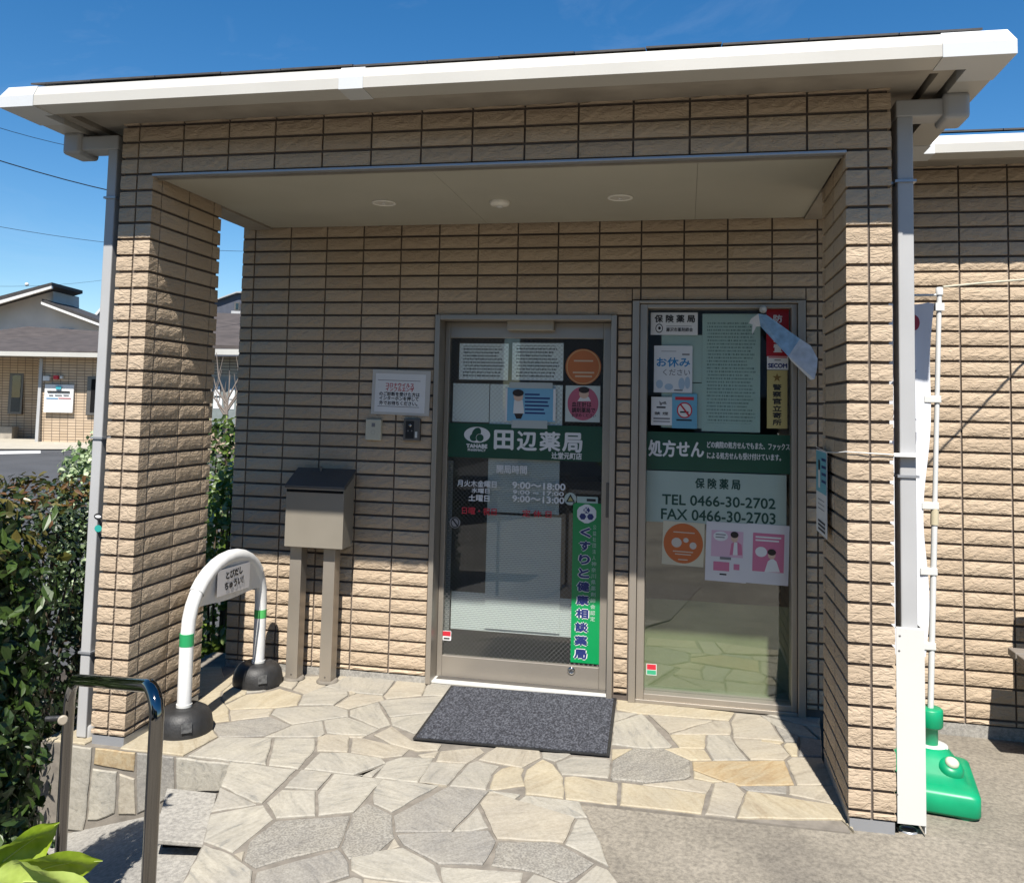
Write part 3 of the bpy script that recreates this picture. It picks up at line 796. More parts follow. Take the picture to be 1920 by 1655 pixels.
def corner_mesh(a, b, h, sx, var):
    """L-shaped corner tile: origin at the corner; front leg length a towards -sx, side leg b towards +y"""
    key = ('c', round(a, 3), round(b, 3), round(h, 3), sx, var)
    if key in _tc: return _tc[key]
    r = random.Random(hash(key) & 0xffff); t = 0.013
    na = max(2, int(a / .03)); nb = max(2, int(b / .03))
    outer = [(-a * (1 - i / na), 0, 0) for i in range(na)] + [(0, 0, 2)] + [(0, b * i / nb, 1) for i in range(1, nb + 1)]
    inner = [(-t, b), (-t, t), (-a, t)]
    lev = [0, .33, .67, 1.0]
    prof_n = len(outer) + 3; V = []; F = []
    for li, lv in enumerate(lev):
        for i, (x, y, f) in enumerate(outer):
            e = li in (0, 3) or i in (0, len(outer) - 1)
            d = 0 if e else r.uniform(0.0005, 0.0045)
            if f == 0: V.append((x, y - d, (lv - .5) * h))
            elif f == 1: V.append((x + d * .3, y, (lv - .5) * h))
            else: V.append((x + d * .3, y - d * .3, (lv - .5) * h))
        for (x, y) in inner: V.append((x, y, (lv - .5) * h))
    for li in range(3):
        for i in range(prof_n):
            j = (i + 1) % prof_n
            F.append((li * prof_n + i, li * prof_n + j, (li + 1) * prof_n + j, (li + 1) * prof_n + i))
    no = len(outer)
    for li in (0, 3):
        o = li * prof_n; ci = na   # corner index
        front = [o + i for i in range(ci + 1)] + [o + no + 1, o + no + 2]
        side = [o + i for i in range(ci, no)] + [o + no, o + no + 1]
        if li == 0: front.reverse(); side.reverse()
        F += [tuple(front), tuple(side)]
    if sx < 0:
        V = [(-x, y, z) for x, y, z in V]; F = [tuple(reversed(f)) for f in F]
    me = bpy.data.meshes.new('tile'); me.from_pydata(V, [], F); me.update(); me.materials.append(MT['tile'])
    _tc[key] = me
    return me
def put_tile(me, loc, rotz, parent):
    o = bpy.data.objects.new('tile', me); COL.objects.link(o)
    o.location = loc; o.rotation_euler = (0, 0, rotz); o.parent = parent
    return o
trnd = random.Random(3)
def wall_tiles(parent, cols, rows, Yf, openings=()):
    """cols: list of (x0,x1) tile extents incl. joints; rows: (z0,z1) incl. joints; openings: rects to leave free"""
    for (za, zb) in rows:
        for (xa, xb) in cols:
            rects = [(xa + GAPX / 2, xb - GAPX / 2, za + .0068, zb - .0068)]
            for (ox0, ox1, oz0, oz1) in openings:
                nr = []
                for (a, b, c, d) in rects:
                    if b <= ox0 or a >= ox1 or d <= oz0 or c >= oz1: nr.append((a, b, c, d)); continue
                    if a < ox0 - .02: nr.append((a, ox0 - .006, c, d))
                    if b > ox1 + .02: nr.append((ox1 + .006, b, c, d))
                    aa, bb = max(a, ox0), min(b, ox1)
                    if d > oz1 + .02: nr.append((aa, bb, oz1 + .006, d))
                rects = nr
            for (a, b, c, d) in rects:
                if b - a < .015 or d - c < .012: continue
                put_tile(tile_mesh(b - a, d - c, trnd.randrange(6)), ((a + b) / 2, Yf, (c + d) / 2), 0, parent)

# back wall with door and window openings
DO = (1.143, 2.200, -0.04, 2.066); WO = (2.283, 3.205, -0.04, 2.146)
WT = 2.872
mb = MB(); yf, yb = D + 0.0128, D + 0.17
for x0, x1, z0, z1 in ((-0.105, DO[0], -0.06, 2.62), (DO[0], DO[1], DO[3], 2.62), (DO[1], WO[0], -0.06, 2.62), (WO[0], WO[1], WO[3], 2.62), (WO[1], 3.40, -0.06, 2.62)):
    mb.box((x0, yf, z0), (x1, yb, z1))
back_wall = mb.build('back_wall', 'grout', bld)
rows = [(zrow(n + 1), zrow(n)) for n in range(4, 37)] + [(0.0, zrow(37))]
rows = [(max(a, 0), b) for a, b in rows]
cols = [(XO - .084, XO)] + [(XO + T * k, XO + T * (k + 1)) for k in range(0, 15)]
wall_tiles(back_wall, cols, rows, D, (DO, WO))
wing_wall = MB().box((3.40, yf, -0.06), (9.0, yb, WT)).build('wing_wall', 'grout', bld)
MB().box((3.40, D + .001, -.07), (9.0, D + .0128, -.001)).build('plinth', 'concrete2', wing_wall)
MB().box((-.10, D + .003, -.07), (1.14, D + .0128, -.001)).build('plinth', 'concrete2', back_wall)
rows_w = [(zrow(1), WT - .004)] + [(zrow(n + 1), zrow(n)) for n in range(1, 37)] + [(0.0, zrow(37))]
wall_tiles(wing_wall, [(XO + T * k, XO + T * (k + 1)) for k in range(15, 20)], rows_w, D)
# room behind the glass: dark interior
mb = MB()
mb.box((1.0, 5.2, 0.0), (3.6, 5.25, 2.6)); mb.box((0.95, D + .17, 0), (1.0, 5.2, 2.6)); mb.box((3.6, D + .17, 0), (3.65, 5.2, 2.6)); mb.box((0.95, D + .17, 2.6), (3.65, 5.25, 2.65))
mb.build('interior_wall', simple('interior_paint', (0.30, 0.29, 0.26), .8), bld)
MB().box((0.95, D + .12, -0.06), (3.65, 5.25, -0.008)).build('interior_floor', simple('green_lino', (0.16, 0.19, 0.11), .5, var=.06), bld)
MB().box((2.30, 1.43, -.008), (3.30, 1.44, .47)).build('low_screen', simple('green_screen', (.185, .21, .105), .6, var=.06), bld)  # added panel; catches sun for the bright green area low in the window
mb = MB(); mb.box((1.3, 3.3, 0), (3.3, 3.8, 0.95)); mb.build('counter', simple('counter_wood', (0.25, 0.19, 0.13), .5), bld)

# pillars
PD = 0.62
def pillar(xc, inner):
    """xc: centre joint; inner=+1 if the porch side is towards +X"""
    x0, x1 = xc - .0855, xc + .0855
    core = MB().box((x0 + .011, 0.011, -0.03), (x1 - .011, PD - .011, 2.61)).build('pillar', 'grout', bld)
    MB().box((x0 + .004, 0.004, ZF - .02), (x1 - .004, PD - .004, -0.002)).build('plinth_strip', 'trim', core)
    for n in list(range(4, 37)) + [37]:
        zb = zrow(n + 1) if n < 37 else 0.0
        zt = zrow(n); h = zt - zb - .0136; zc = (zt + zb) / 2
        if h < .012: continue
        v = trnd.randrange(6)
        leg = .0855 - GAPX / 2
        put_tile(corner_mesh(leg, .071, h, 1, v), (x1, 0, zc), 0, core)
        put_tile(corner_mesh(leg, .071, h, -1, (v + 2) % 6), (x0, 0, zc), 0, core)
        xs_ = x1 if inner > 0 else x0
        rz = rad(90) if inner > 0 else rad(-90)
        for (a, b) in ((.0752, .3102), (.3102, .5452), (.5452, PD + .004)):
            put_tile(tile_mesh(b - a - GAPX, h, trnd.randrange(6), .3), (xs_, (a + b) / 2, zc), rz, core)
    return core
pillar(0.0, 1); pillar(3.29, -1)

# fascia band over the porch opening
fas = MB().box((-.0745, .011, 2.612), (3.3645, .30, WT)).build('fascia', 'grout', bld)
for (za, zb) in [(zrow(1), WT - .002), (zrow(2), zrow(1)), (zrow(3), zrow(2)), (zrow(4), zrow(3))]:
    h = zb - za - .0136; zc = (za + zb) / 2
    if h < .012: h = zb - za - .008
    for k in range(14):
        put_tile(tile_mesh(T - GAPX, h, trnd.randrange(6)), (T * (k + .5), 0, zc), 0, fas)
    put_tile(corner_mesh(.0815, .071, h, -1, 1), (-.0855, 0, zc), 0, fas)
    put_tile(corner_mesh(.0815, .071, h, 1, 2), (3.3755, 0, zc), 0, fas)
porch = MB().box((-.074, .30, 2.612), (3.364, D + .011, WT)).build('porch_block', 'grout', bld)
ceil = MB()
seams = [0.09, 1.44, 2.62, 3.196]
for a, b in zip(seams[:-1], seams[1:]):
    ceil.box((a + .0007, .035, 2.596), (b - .0007, D - .004, 2.6115))
ceil = ceil.build('porch_ceiling', 'ceiling', bld)
MB().box((.082, -.006, 2.5945), (3.207, .033, 2.607)).build('metal_trim', 'trim', fas, .002)
MB().box((.088, .033, 2.585), (3.2, .043, 2.5955)).build('drip_edge', 'soffit', fas)
# lintels over the side gaps
for x0, x1 in ((-.06, .088), (3.198, 3.35)):
    MB().box((x0, PD - .01, 2.585), (x1, D + .005, 2.611)).build('lintel', 'soffit', porch)
# downlights and sensor
for px_, py_, kind in ((720, 380, 0), (937, 378, 1), (1163, 370, 0)):
    p = on_plane(px_, py_, 2.5955)
    if kind == 0:
        r = MB(); r.lathe([(.064, 0), (.064, -.004), (.056, -.006), (.050, -.004), (.050, .004)], (p.x, p.y, 2.5945), 32)
        o = r.build('downlight', flat('downlight_ring', (1.0, .98, .90), .4), ceil)
        MB().lathe([(.0495, 0), (.030, .0005), (.0, .001)], (p.x, p.y, 2.592), 24).build('reflector', flat('reflector', (.75, .72, .65), .3), o)
        MB().lathe([(.012, 0), (.011, -.006), (.004, -.008)], (p.x, p.y, 2.5912), 16).build('bulb', 'plastic_white', o)
    else:
        r = MB(); r.lathe([(.052, 0), (.052, -.012), (.046, -.020), (.018, -.024), (.0, -.025)], (p.x, p.y, 2.5955), 32)
        o = r.build('smoke_detector', flat('detector', (.98, .95, .86), .45), ceil)
        MB().lathe([(.018, 0), (.016, -.007), (.0, -.008)], (p.x, p.y, 2.571), 16).build('sensor_cap', 'plastic_white', o)

# ---- eaves: everything swept round the same outline
EAVE = [Vector((-.44, 7.0)), Vector((-.44, -.37)), Vector((3.71, -.37)), Vector((3.71, .85)), Vector((9.0, .85))]
def inset(path_, o):
    out = []
    n = len(path_)
    nm = []
    for i in range(n - 1):
        d = (path_[i + 1] - path_[i]).normalized(); nm.append(Vector((-d.y, d.x)))
    for i in range(n):
        if i == 0: out.append(path_[0] + nm[0] * o)
        elif i == n - 1: out.append(path_[-1] + nm[-1] * o)
        else:
            k = 1 + nm[i - 1].dot(nm[i]); out.append(path_[i] + (nm[i - 1] + nm[i]) / k * o)
    return out
def sweep(path_, prof_, closed=True):
    mb = MB(); n = len(prof_); V = []
    cols_ = [inset(path_, o) for o, z in prof_]
    for i in range(len(path_)):
        for k, (o, z) in enumerate(prof_): V.append((cols_[k][i].x, cols_[k][i].y, z))
    F = []
    for i in range(len(path_) - 1):
        for k in range(n if closed else n - 1):
            F.append((i * n + k, i * n + (k + 1) % n, (i + 1) * n + (k + 1) % n, (i + 1) * n + k))
    if closed: F += [tuple(range(n)), tuple(reversed(range((len(path_) - 1) * n, len(path_) * n)))]
    mb.add(V, F); return mb
G0 = [(0.0, 2.827), (0.0, 2.872), (0.022, 2.918), (0.118, 2.918), (0.122, 2.827)]
gut = sweep(EAVE, G0).build('gutter', 'gutter', bld)
G1 = [(-.0035, 2.8235), (-.0035, 2.8735), (0.020, 2.9215), (0.120, 2.9215), (0.1255, 2.8235)]
for pth in ([Vector((-.44, -.12)), Vector((-.44, -.37)), Vector((-.27, -.37))],
            [Vector((3.47, -.37)), Vector((3.71, -.37)), Vector((3.71, -.12))],
            [Vector((1.17, -.37)), Vector((1.275, -.37))],
            [Vector((3.71, .72)), Vector((3.71, .85)), Vector((3.765, .85))]):
    sweep(pth, G1).build('gutter_joint', 'gutter_sleeve', gut)
sweep(EAVE, [(0.148, 2.842), (0.148, 2.92), (0.20, 2.92), (0.20, 2.842)]).build('fascia_board', 'soffit', bld)
sweep(EAVE, [(0.222, 2.856), (0.222, 2.90), (0.50, 2.90), (0.50, 2.856)]).build('eave_soffit', 'soffit', bld)
roof = sweep(EAVE, [(0.10, 2.923), (1.9, 3.44), (1.9, 3.47), (0.10, 2.941)]).build('roof', 'slate', bld)
srnd = random.Random(5)
x = -.36
while x < 3.6:
    w = srnd.uniform(.28, .33); x2 = min(x + w, 3.632)
    z = 2.952 + srnd.uniform(-.002, .004)
    MB().add([(x, -.29, z), (x2 - .004, -.29, z), (x2 - .004, .05, z + .10), (x, .05, z + .10), (x, -.29, z + .008), (x2 - .004, -.29, z + .008), (x2 - .004, .05, z + .108), (x, .05, z + .108)],
             [(0, 3, 2, 1), (4, 5, 6, 7), (0, 1, 5, 4), (1, 2, 6, 5), (2, 3, 7, 6), (3, 0, 4, 7)]).build('slate', 'slate', roof)
    x = x2
x = 3.80
while x < 5.4:
    MB().add([(x, .93, 2.953), (x + .3, .93, 2.953), (x + .3, 1.3, 3.06), (x, 1.3, 3.06), (x, .93, 2.962), (x + .3, .93, 2.962), (x + .3, 1.3, 3.07), (x, 1.3, 3.07)],
             [(0, 3, 2, 1), (4, 5, 6, 7), (0, 1, 5, 4), (1, 2, 6, 5), (2, 3, 7, 6), (3, 0, 4, 7)]).build('slate', 'slate', roof)
    x += .304

# ---- downpipes
def downpipe(sgn, xo, xi, xw, zbot):
    """xo: outlet x under the side gutter, xi..xi+xw the vertical run"""
    y0, y1 = .025, .125
    m = MB(); m.box((xi, y0, zbot), (xi + xw, y1, 2.745))
    dp = m.build('downpipe', 'pipe', bld, .005)
    lo, hi = (xi, xo) if sgn > 0 else (xo, xi + xw)
    m = MB(); m.box((lo - .004, y0 - .004, 2.742), (hi + .004, y1 + .004, 2.812)); m.build('elbow', 'pipe', dp, .006)
    m = MB(); m.box((xo - .05, y0 - .02, 2.722), (xo + .05, y1 + .03, 2.832)); m.build('gutter_outlet', 'pipe', dp, .018, 3)
    return dp
dr = downpipe(1, 3.625, 3.405, .060, .70)
dl = downpipe(-1, -.375, -.182, .050, -.03)
for dp_, x0, x1, zs in ((dr, 3.395, 3.475, (2.475, 1.300)), (dl, -.19, -.125, (2.50, 1.345, .35))):
    for z in zs:
        m = MB(); m.box((x0, .018, z), (x1, .13, z + .010)); m.box(((x1 - .01) if x0 < 0 else x0 - .02, .055, z), ((x1 + .04) if x0 < 0 else x0 + .01, .075, z + .010)); m.build('bracket', 'trim', dp_)
MB().lathe([(.036, 0), (.036, .05), (.030, .055)], (-.155, .065, -.035), 20).build('drain_socket', 'pipe', dl)
# two round stickers on the left downpipe
m = MB(); c, w, h = pxrect(176, 962, 192, 974, .024); disc(m, c, w / 2, ry=h / 2); m.build('sticker', 'ink', dl)
m = MB(); disc(m, c + Vector((0, -.0005, 0)), w * .36, ry=h * .22); m.build('sticker', 'wink', dl)
m = MB(); c, w, h = pxrect(177, 984, 191, 997, .024); disc(m, c, w / 2, ry=h / 2); m.build('sticker', flat('teal', (.03, .38, .33)), dl)
# white cover boxing in the foot of the right downpipe
m = MB()
m.box((3.380, .0, 0.0), (3.482, .004, .725)); m.box((3.478, .004, -.030), (3.482, .13, .725)); m.box((3.384, .004, .721), (3.478, .03, .725))
cov = m.build('pipe_cover', 'white_panel', bld)
for px_, py_ in ((1687, 1192), (1686, 1220), (1682, 1489)):
    p = on_y(px_, py_, -.001); MB().lathe([(.0045, 0), (.003, -.002)], (p.x, .0, p.z), 12, (0, -1, 0)).build('screw', 'alu_dark', cov)
MB().lathe([(.034, 0), (.034, .012), (.028, .012), (.028, .004)], (3.43, .05, -.05), 24).build('drain_ring', 'trim', cov)
MB().box((3.381, .006, -.052), (3.477, .125, -.046)).build('drain_pit', 'dark', cov)

# ---- sliding door
dx0, dx1, dz1 = 1.145, 2.198, 2.064
gx0, gx1, gz0, gz1, gy = 1.206, 2.115, .098, 1.938, 1.322
m = MB()
m.box((1.176, gy - .018, -.02), (gx0, gy + .018, 2.03)); m.box((gx1, gy - .018, -.02), (2.166, gy + .018, 2.03))
m.box((gx0, gy - .018, gz1), (gx1, gy + .018, 2.03)); m.box((gx0, gy - .018, -.02), (gx1, gy + .018, gz0))
door = m.build('sliding_door', 'alu', bld, .003)
door['label'] = 'bronze aluminium sliding door with dark wired glass'
m = MB()
fy0, fy1 = D - .018, D + .165
m.box((dx0, fy0, -.035), (dx0 + .030, fy1, dz1)); m.box((dx1 - .030, fy0, -.035), (dx1, fy1, dz1)); m.box((dx0 + .030, fy0, dz1 - .030), (dx1 - .030, fy1, dz1))
m.build('door_frame', 'alu', door, .003)
m = MB(); m.box((1.176, gy - .03, 2.03), (2.167, gy + .03, 2.035)); m.build('head_track', 'alu_dark', door)
MT['glass_wired'] = glass_material('wired_glass', (.97, .985, .98), True, 1.1)
MT['glass'] = glass_material('window_glass', (.955, .985, .97), False, 2.4)
MT['glass_back'] = glass_material('door_glass_back', (.97, .985, .98), False, .9)
gp = MB().box((gx0, gy - .003, gz0), (gx1, gy + .003, gz1)).build('glass_pane', ['glass_back', 'glass_wired'], door)
for f_ in gp.data.polygons: f_.material_index = 1 if f_.normal.y < -.5 else 0
MB().box((1.148, D + .012, -.034), (2.195, D + .20, -.022)).build('threshold', 'white_panel', door, .002)
MB().box((1.19, D + .055, -.0215), (2.16, D + .098, -.0195)).build('floor_track', 'alu_dark', door)
c, w, h = pxrect(951, 599, 1039, 620, D + .07)
m = MB(); m.box((c.x - w / 2, D + .05, c.z - h / 2), (c.x + w / 2, D + .12, c.z + h / 2)); s = m.build('door_sensor', simple('beige_plastic', (.42, .38, .31), .45), door, .008, 3)
c, w, h = pxrect(1134, 905, 1146, 970, gy - .02)
MB().box((c.x - .012, gy - .026, c.z - h / 2), (c.x + .012, gy - .0181, c.z + h / 2)).build('pull_handle', 'alu_dark', door, .003)
p = on_y(1071, 1257, gy - .02)
m = MB(); m.lathe([(.022, 0), (.022, .004), (.015, .007), (.010, .007), (.009, .004)], (p.x, gy - .0181, p.z), 24, (0, -1, 0)); m.build('lock', 'chrome', door)
# dark green film band, logo and lettering cut from white vinyl
yl = gy - .0042
green_film = simple('green_film', (.006, .075, .042), .35, var=.08)
m = MB(); c, w, h = pxrect(838, 796, 1130, 861, gy); m.box((gx0 + .001, yl + .0006, c.z - h / 2), (gx1 - .001, yl + .0010, c.z + h / 2)); m.build('green_band', green_film, door)
m = MB(); c, w, h = pxrect(870, 800, 919, 830, yl); disc(m, c, w / 2, ry=h / 2); m.build('logo_ellipse', 'wink', door)
m = MB(); disc(m, c + Vector((-.004, -.0006, .010)), w * .17, ry=h * .34, up=(.25, 0, 1)); m.build('logo_leaf', green_film, door)
m = MB(); disc(m, c + Vector((-.020, -.0008, -.016)), w * .15, ry=h * .23); m.build('logo_leaf', green_film, door)
m = MB(); disc(m, c + Vector((.018, -.0010, -.017)), w * .155, ry=h * .25); m.build('logo_leaf', green_film, door)
m = MB(); disc(m, c + Vector((.018, -.0012, -.017)), w * .155, ry=h * .25, r_in=w * .14); m.build('logo_ring', 'wink', door)
for body, r, bold, mt in (('TANABE', (874, 832, 914, 840), .0022, 'wink'), ('PHARMACY', (877, 841, 911, 846), .0008, 'wink'),
        ('田', (926, 806, 963, 843), .0045, 'wink'), ('辺', (969, 808, 1007, 845), .004, 'wink'), ('薬', (1011, 809, 1051, 846), .0035, 'wink'), ('局', (1054, 811, 1092, 848), .004, 'wink'), ('辻堂元町店', (1034, 848, 1091, 861), .0012, 'wink'),
        ('開局時間', (931, 872, 988, 888), .0010, 'wink'), ('月火木金曜日', (857, 900, 931, 913), .0012, 'wink'), ('9:00〜18:00', (960, 904.5, 1060, 917.5), .0016, 'wink'),
        ('水曜日', (884, 915, 918, 924.5), .001, 'wink'), ('9:00 ~ 17:00', (961, 920, 1057, 928), .0010, 'wink'), ('土曜日', (878, 927, 918, 940), .0014, 'wink'), ('9:00〜13:00', (960, 930, 1058, 942.5), .0016, 'wink'),
        ('日曜・祝日', (866, 951, 931, 965), .0010, 'redink'), ('定 休 日', (979, 956, 1034, 970), .0007, 'redink')):
    letters(door, body, r, yl, mt, bold)
# roller blinds inside the door glass; the low wide panel imitates a reflection
def blind_mat(name, a, b_, n_):
    m, n, l, b = new_mat(name)
    g = n.new('ShaderNodeNewGeometry'); sp = n.new('ShaderNodeSeparateXYZ'); l.new(g.outputs['Position'], sp.inputs[0])
    k = n.new('ShaderNodeMath'); k.operation = 'MULTIPLY'; k.inputs[1].default_value = n_; l.new(sp.outputs[2], k.inputs[0])
    f = n.new('ShaderNodeMath'); f.operation = 'FRACT'; l.new(k.outputs[0], f.inputs[0])
    r = ramp(n, [(.35, a), (.6, b_)]); l.new(f.outputs[0], r.inputs[0]); l.new(r.outputs[0], b.inputs['Base Color'])
    b.inputs['Roughness'].default_value = .8
    return m
MT['blind'] = blind_mat('slatted_blind', (.27, .31, .295), (.50, .54, .515), 95)
MT['blind_dark'] = blind_mat('dark_blind', (.05, .05, .05), (.17, .18, .17), 95)
for r, yy, mt in (((914, 858, 1048, 962), gy + .025, 'blind'), ((910, 966, 1050, 1182), gy + .025, 'blind'), ((826, 862, 846, 1180), gy + .03, 'blind_dark'), ((844, 1115, 1072, 1186), gy + .034, 'blind')):
    c, w, h = pxrect(*r, yy); m = MB(); m.box((c.x - w / 2, yy, c.z - h / 2), (c.x + w / 2, yy + .003, c.z + h / 2)); m.build('blind', mt, door)

# ---- fixed window
wx0, wx1, wz1 = 2.285, 3.203, 2.144; wgy = 1.262
ax0, ax1, az0, az1 = 2.367, 3.133, .015, 2.103
m = MB(); a_, b_ = D - .002, D + .10
m.box((wx0 + .040, a_, -.015), (ax0, b_, wz1 - .018)); m.box((ax1, a_, -.015), (wx1 - .040, b_, wz1 - .018)); m.box((ax0, a_, az1), (ax1, b_, wz1 - .018)); m.box((ax0, a_, -.015), (ax1, b_, az0))
win = m.build('window', 'alu', bld, .003)
win['label'] = 'tall fixed window in a bronze frame'
m = MB()
m.box((wx0, D - .02, -.035), (wx0 + .038, D + .12, wz1)); m.box((wx1 - .038, D - .02, -.035), (wx1, D + .12, wz1)); m.box((wx0 + .038, D - .02, wz1 - .016), (wx1 - .038, D + .12, wz1)); m.box((wx0 + .038, D - .012, -.035), (wx1 - .038, D + .12, -.015))
m.build('window_frame', 'alu', win, .003)
MB().box((ax0, wgy - .003, az0), (ax1, wgy + .003, az1)).build('glass_pane', 'glass', win)
wyl = wgy - .0042
m = MB(); c, w, h = pxrect(1213, 812, 1478, 884, wgy); m.box((ax0 + .001, wyl + .0006, c.z - h / 2), (ax1 - .001, wyl + .0010, c.z + h / 2)); m.build('green_band', green_film, win)
for body, r, bold, mt in (('処方せん', (1215, 825, 1320, 857), .0030, 'wink'), ('どの病院の処方せんでもまた、ファックス', (1325, 829, 1480, 842), .0008, 'wink'), ('による処方せんも受け付けています。', (1325, 849, 1464, 862), .0008, 'wink')):
    letters(win, body, r, wyl, mt, bold)
film = simple('pale_film', (.40, .50, .45), .5, var=.05)
m = MB(); c, w, h = pxrect(1213, 886, 1476, 983, wgy); m.box((ax0 + .001, wyl + .0006, c.z - h / 2), (ax0 + w, wyl + .0010, c.z + h / 2)); m.build('pale_band', film, win)
dkg = flat('dark_green_vinyl', (.01, .06, .045), .5)
for body, r, bold in (('保 険 薬 局', (1303, 897, 1388, 917), .0018), ('TEL 0466-30-2702', (1240, 930, 1453, 950), .0016), ('FAX 0466-30-2703', (1238, 957, 1453, 978), .0016)):
    letters(win, body, r, wyl, dkg, bold)

# ================================================================== THINGS ON AND AROUND THE PORCH
def sheet_thing(name, label, cat, r, Y, mat, thick=.0008, tilt=0.0, group=None):
    """a flat sheet on a plane of constant Y: origin at its centre"""
    c, w, h = pxrect(*r, Y)
    m = MB(); m.box((-w / 2, 0, -h / 2), (w / 2, thick, h / 2))
    o = m.build(name, mat); o.location = (c.x, Y - thick, c.z); o.rotation_euler = (0, tilt, 0)
    BASES[o.name] = Vector(o.location)
    tag(o, label, cat, group)
    o['_r'] = 0; del o['_r']
    return o
def on_sheet(parent, name, mb, mat):
    o = mb.build(name, mat); o.parent = parent
    o.matrix_parent_inverse = Matrix.Translation(-Vector(parent.location)); return o
def stext(parent, body, r, Y, mat, bold=0.0, vertical=False):
    c, w, h = pxrect(*r, Y)
    o = obj('lettering', text_mesh(body, c, w, h, bold=bold, vertical=vertical), mat); o.parent = parent
    o.matrix_parent_inverse = Matrix.Translation(-Vector(parent.location)); return o
def srect(parent, name, r, Y, mat):
    c, w, h = pxrect(*r, Y); m = MB()
    m.add([(c.x - w / 2, Y, c.z - h / 2), (c.x + w / 2, Y, c.z - h / 2), (c.x + w / 2, Y, c.z + h / 2), (c.x - w / 2, Y, c.z + h / 2)], [(0, 1, 2, 3)])
    return on_sheet(parent, name, m, mat)
def sdisc(parent, name, r, Y, mat, r_in=0.0):
    c, w, h = pxrect(*r, Y); m = MB(); disc(m, c, w / 2, ry=h / 2, r_in=r_in * w / 2)
    return on_sheet(parent, name, m, mat)
def spoly(parent, name, pts, Y, mat):
    return on_sheet(parent, name, poly_px(MB(), pts, Y), mat)
skin = flat('print_skin', (.72, .50, .38), .6); hair = flat('print_hair', (.03, .022, .02), .6); grey_ink = flat('grey_ink', (.22, .22, .23), .6)
pink = flat('print_pink', (.66, .20, .33), .55); pale_pink = flat('print_pale_pink', (.72, .47, .58), .55); orange = simple('print_orange', (.56, .17, .045), .5, var=.05)
MT['print_small'] = print_material('small_print', (.84, .88, .86), (.08, .10, .10), 11, .52)
MT['print_dense'] = print_material('dense_print', (.52, .64, .59), (.14, .20, .18), 34, .50)
MT['tape'] = flat('clear_tape', (.50, .55, .54), .3)

# papers behind the wired door glass
yi = gy + .006
o = sheet_thing('notice_paper', 'white printed notice, upper left of the two at the top of the door glass', 'notice', (861, 644, 953, 712), yi, MT['print_small'])
o = sheet_thing('notice_paper', 'white printed notice at the top of the door glass beside the orange sticker', 'notice', (960, 643, 1056, 713), yi, MT['print_small'])
o = sheet_thing('notice_paper', 'blank pale sheet on the door glass above the green band logo', 'notice', (849, 719, 917, 791), yi, simple('blank_paper', (.98, 1.04, 1.01), .6, var=.03))
o = sheet_thing('notice_paper', 'blank pale sheet on the door glass half hidden behind the blue poster', 'notice', (918, 721, 1054, 797), yi + .002, simple('blank_paper_wide', (.98, 1.04, 1.01), .6, var=.03))
yo = gy - .005
o = sheet_thing('poster', 'light blue poster of a figure in a white coat taped to the door glass', 'poster', (947, 727, 1041, 790), yo, simple('sky_blue_print', (.20, .47, .68), .5, var=.03))
srect(o, 'tape', (955, 717, 1036, 728), yo - .0012, MT['tape']); srect(o, 'tape', (959, 788, 1026, 803), yo - .0012, MT['tape'])
for r in ((947, 727, 951, 790), (1037, 729, 1042, 789)): srect(o, 'margin', r, yo - .0014, MT['paper'])
yk = yo - .0018
spoly(o, 'coat', [(964, 750), (980, 750), (983, 775), (962, 775)], yk, MT['paper']); spoly(o, 'skirt', [(964, 775), (981, 775), (977, 785), (968, 785)], yk, hair)
sdisc(o, 'head', (963, 735, 981, 752), yk - .0004, skin); sdisc(o, 'hair', (961, 730, 982, 743), yk - .0008, hair)
for i, (a, b_) in enumerate(((984, 1012), (984, 1031), (984, 1027), (984, 1029), (984, 1020), (984, 1022))):
    srect(o, 'printed_line', (a, 738 + i * 7, b_, 741 + i * 7), yk, MT['navy'])
m = MB(); c, w, h = pxrect(1060, 653, 1127, 722, yo); m.lathe([(w / 2, 0), (w / 2, .0008)], (0, 0, 0), 48, (0, -1, 0))
o = m.build('round_sticker', orange); o.location = (c.x, yo, c.z); BASES[o.name] = Vector(o.location); tag(o, 'round orange sticker at the top right of the door glass', 'sticker')
sdisc(o, 'border', (1062, 655, 1125, 720), yo - .0012, flat('pale_orange', (.62, .36, .16)), .94)
for r in ((1076, 675, 1112, 678), (1074, 697, 1114, 700), (1078, 704, 1110, 707)): srect(o, 'printed_line', r, yo - .0012, flat('cream_ink', (.66, .50, .34)))
o = sheet_thing('poster', 'white poster with a pink disc and a woman below the orange door sticker', 'poster', (1060, 723, 1125, 791), yo, simple('poster_white', (.58, .66, .63), .5, var=.02))
sdisc(o, 'pink_disc', (1064, 725, 1122, 788), yo - .0012, flat('print_rose', (.52, .13, .20), .5))
spoly(o, 'shoulders', [(1083, 752), (1088, 744), (1104, 744), (1108, 752)], yo - .0016, MT['paper'])
sdisc(o, 'head', (1086, 729, 1104, 747), yo - .0020, skin); sdisc(o, 'hair', (1085, 725, 1105, 737), yo - .0024, hair)
stext(o, '血圧計は', (1072, 753, 1109, 763), yo - .0022, 'ink', .0006); stext(o, '調剤薬局で', (1072, 764, 1116, 774), yo - .0022, 'ink', .0006); stext(o, 'お求めください', (1072, 775, 1117, 782), yo - .0022, 'ink', .0002)
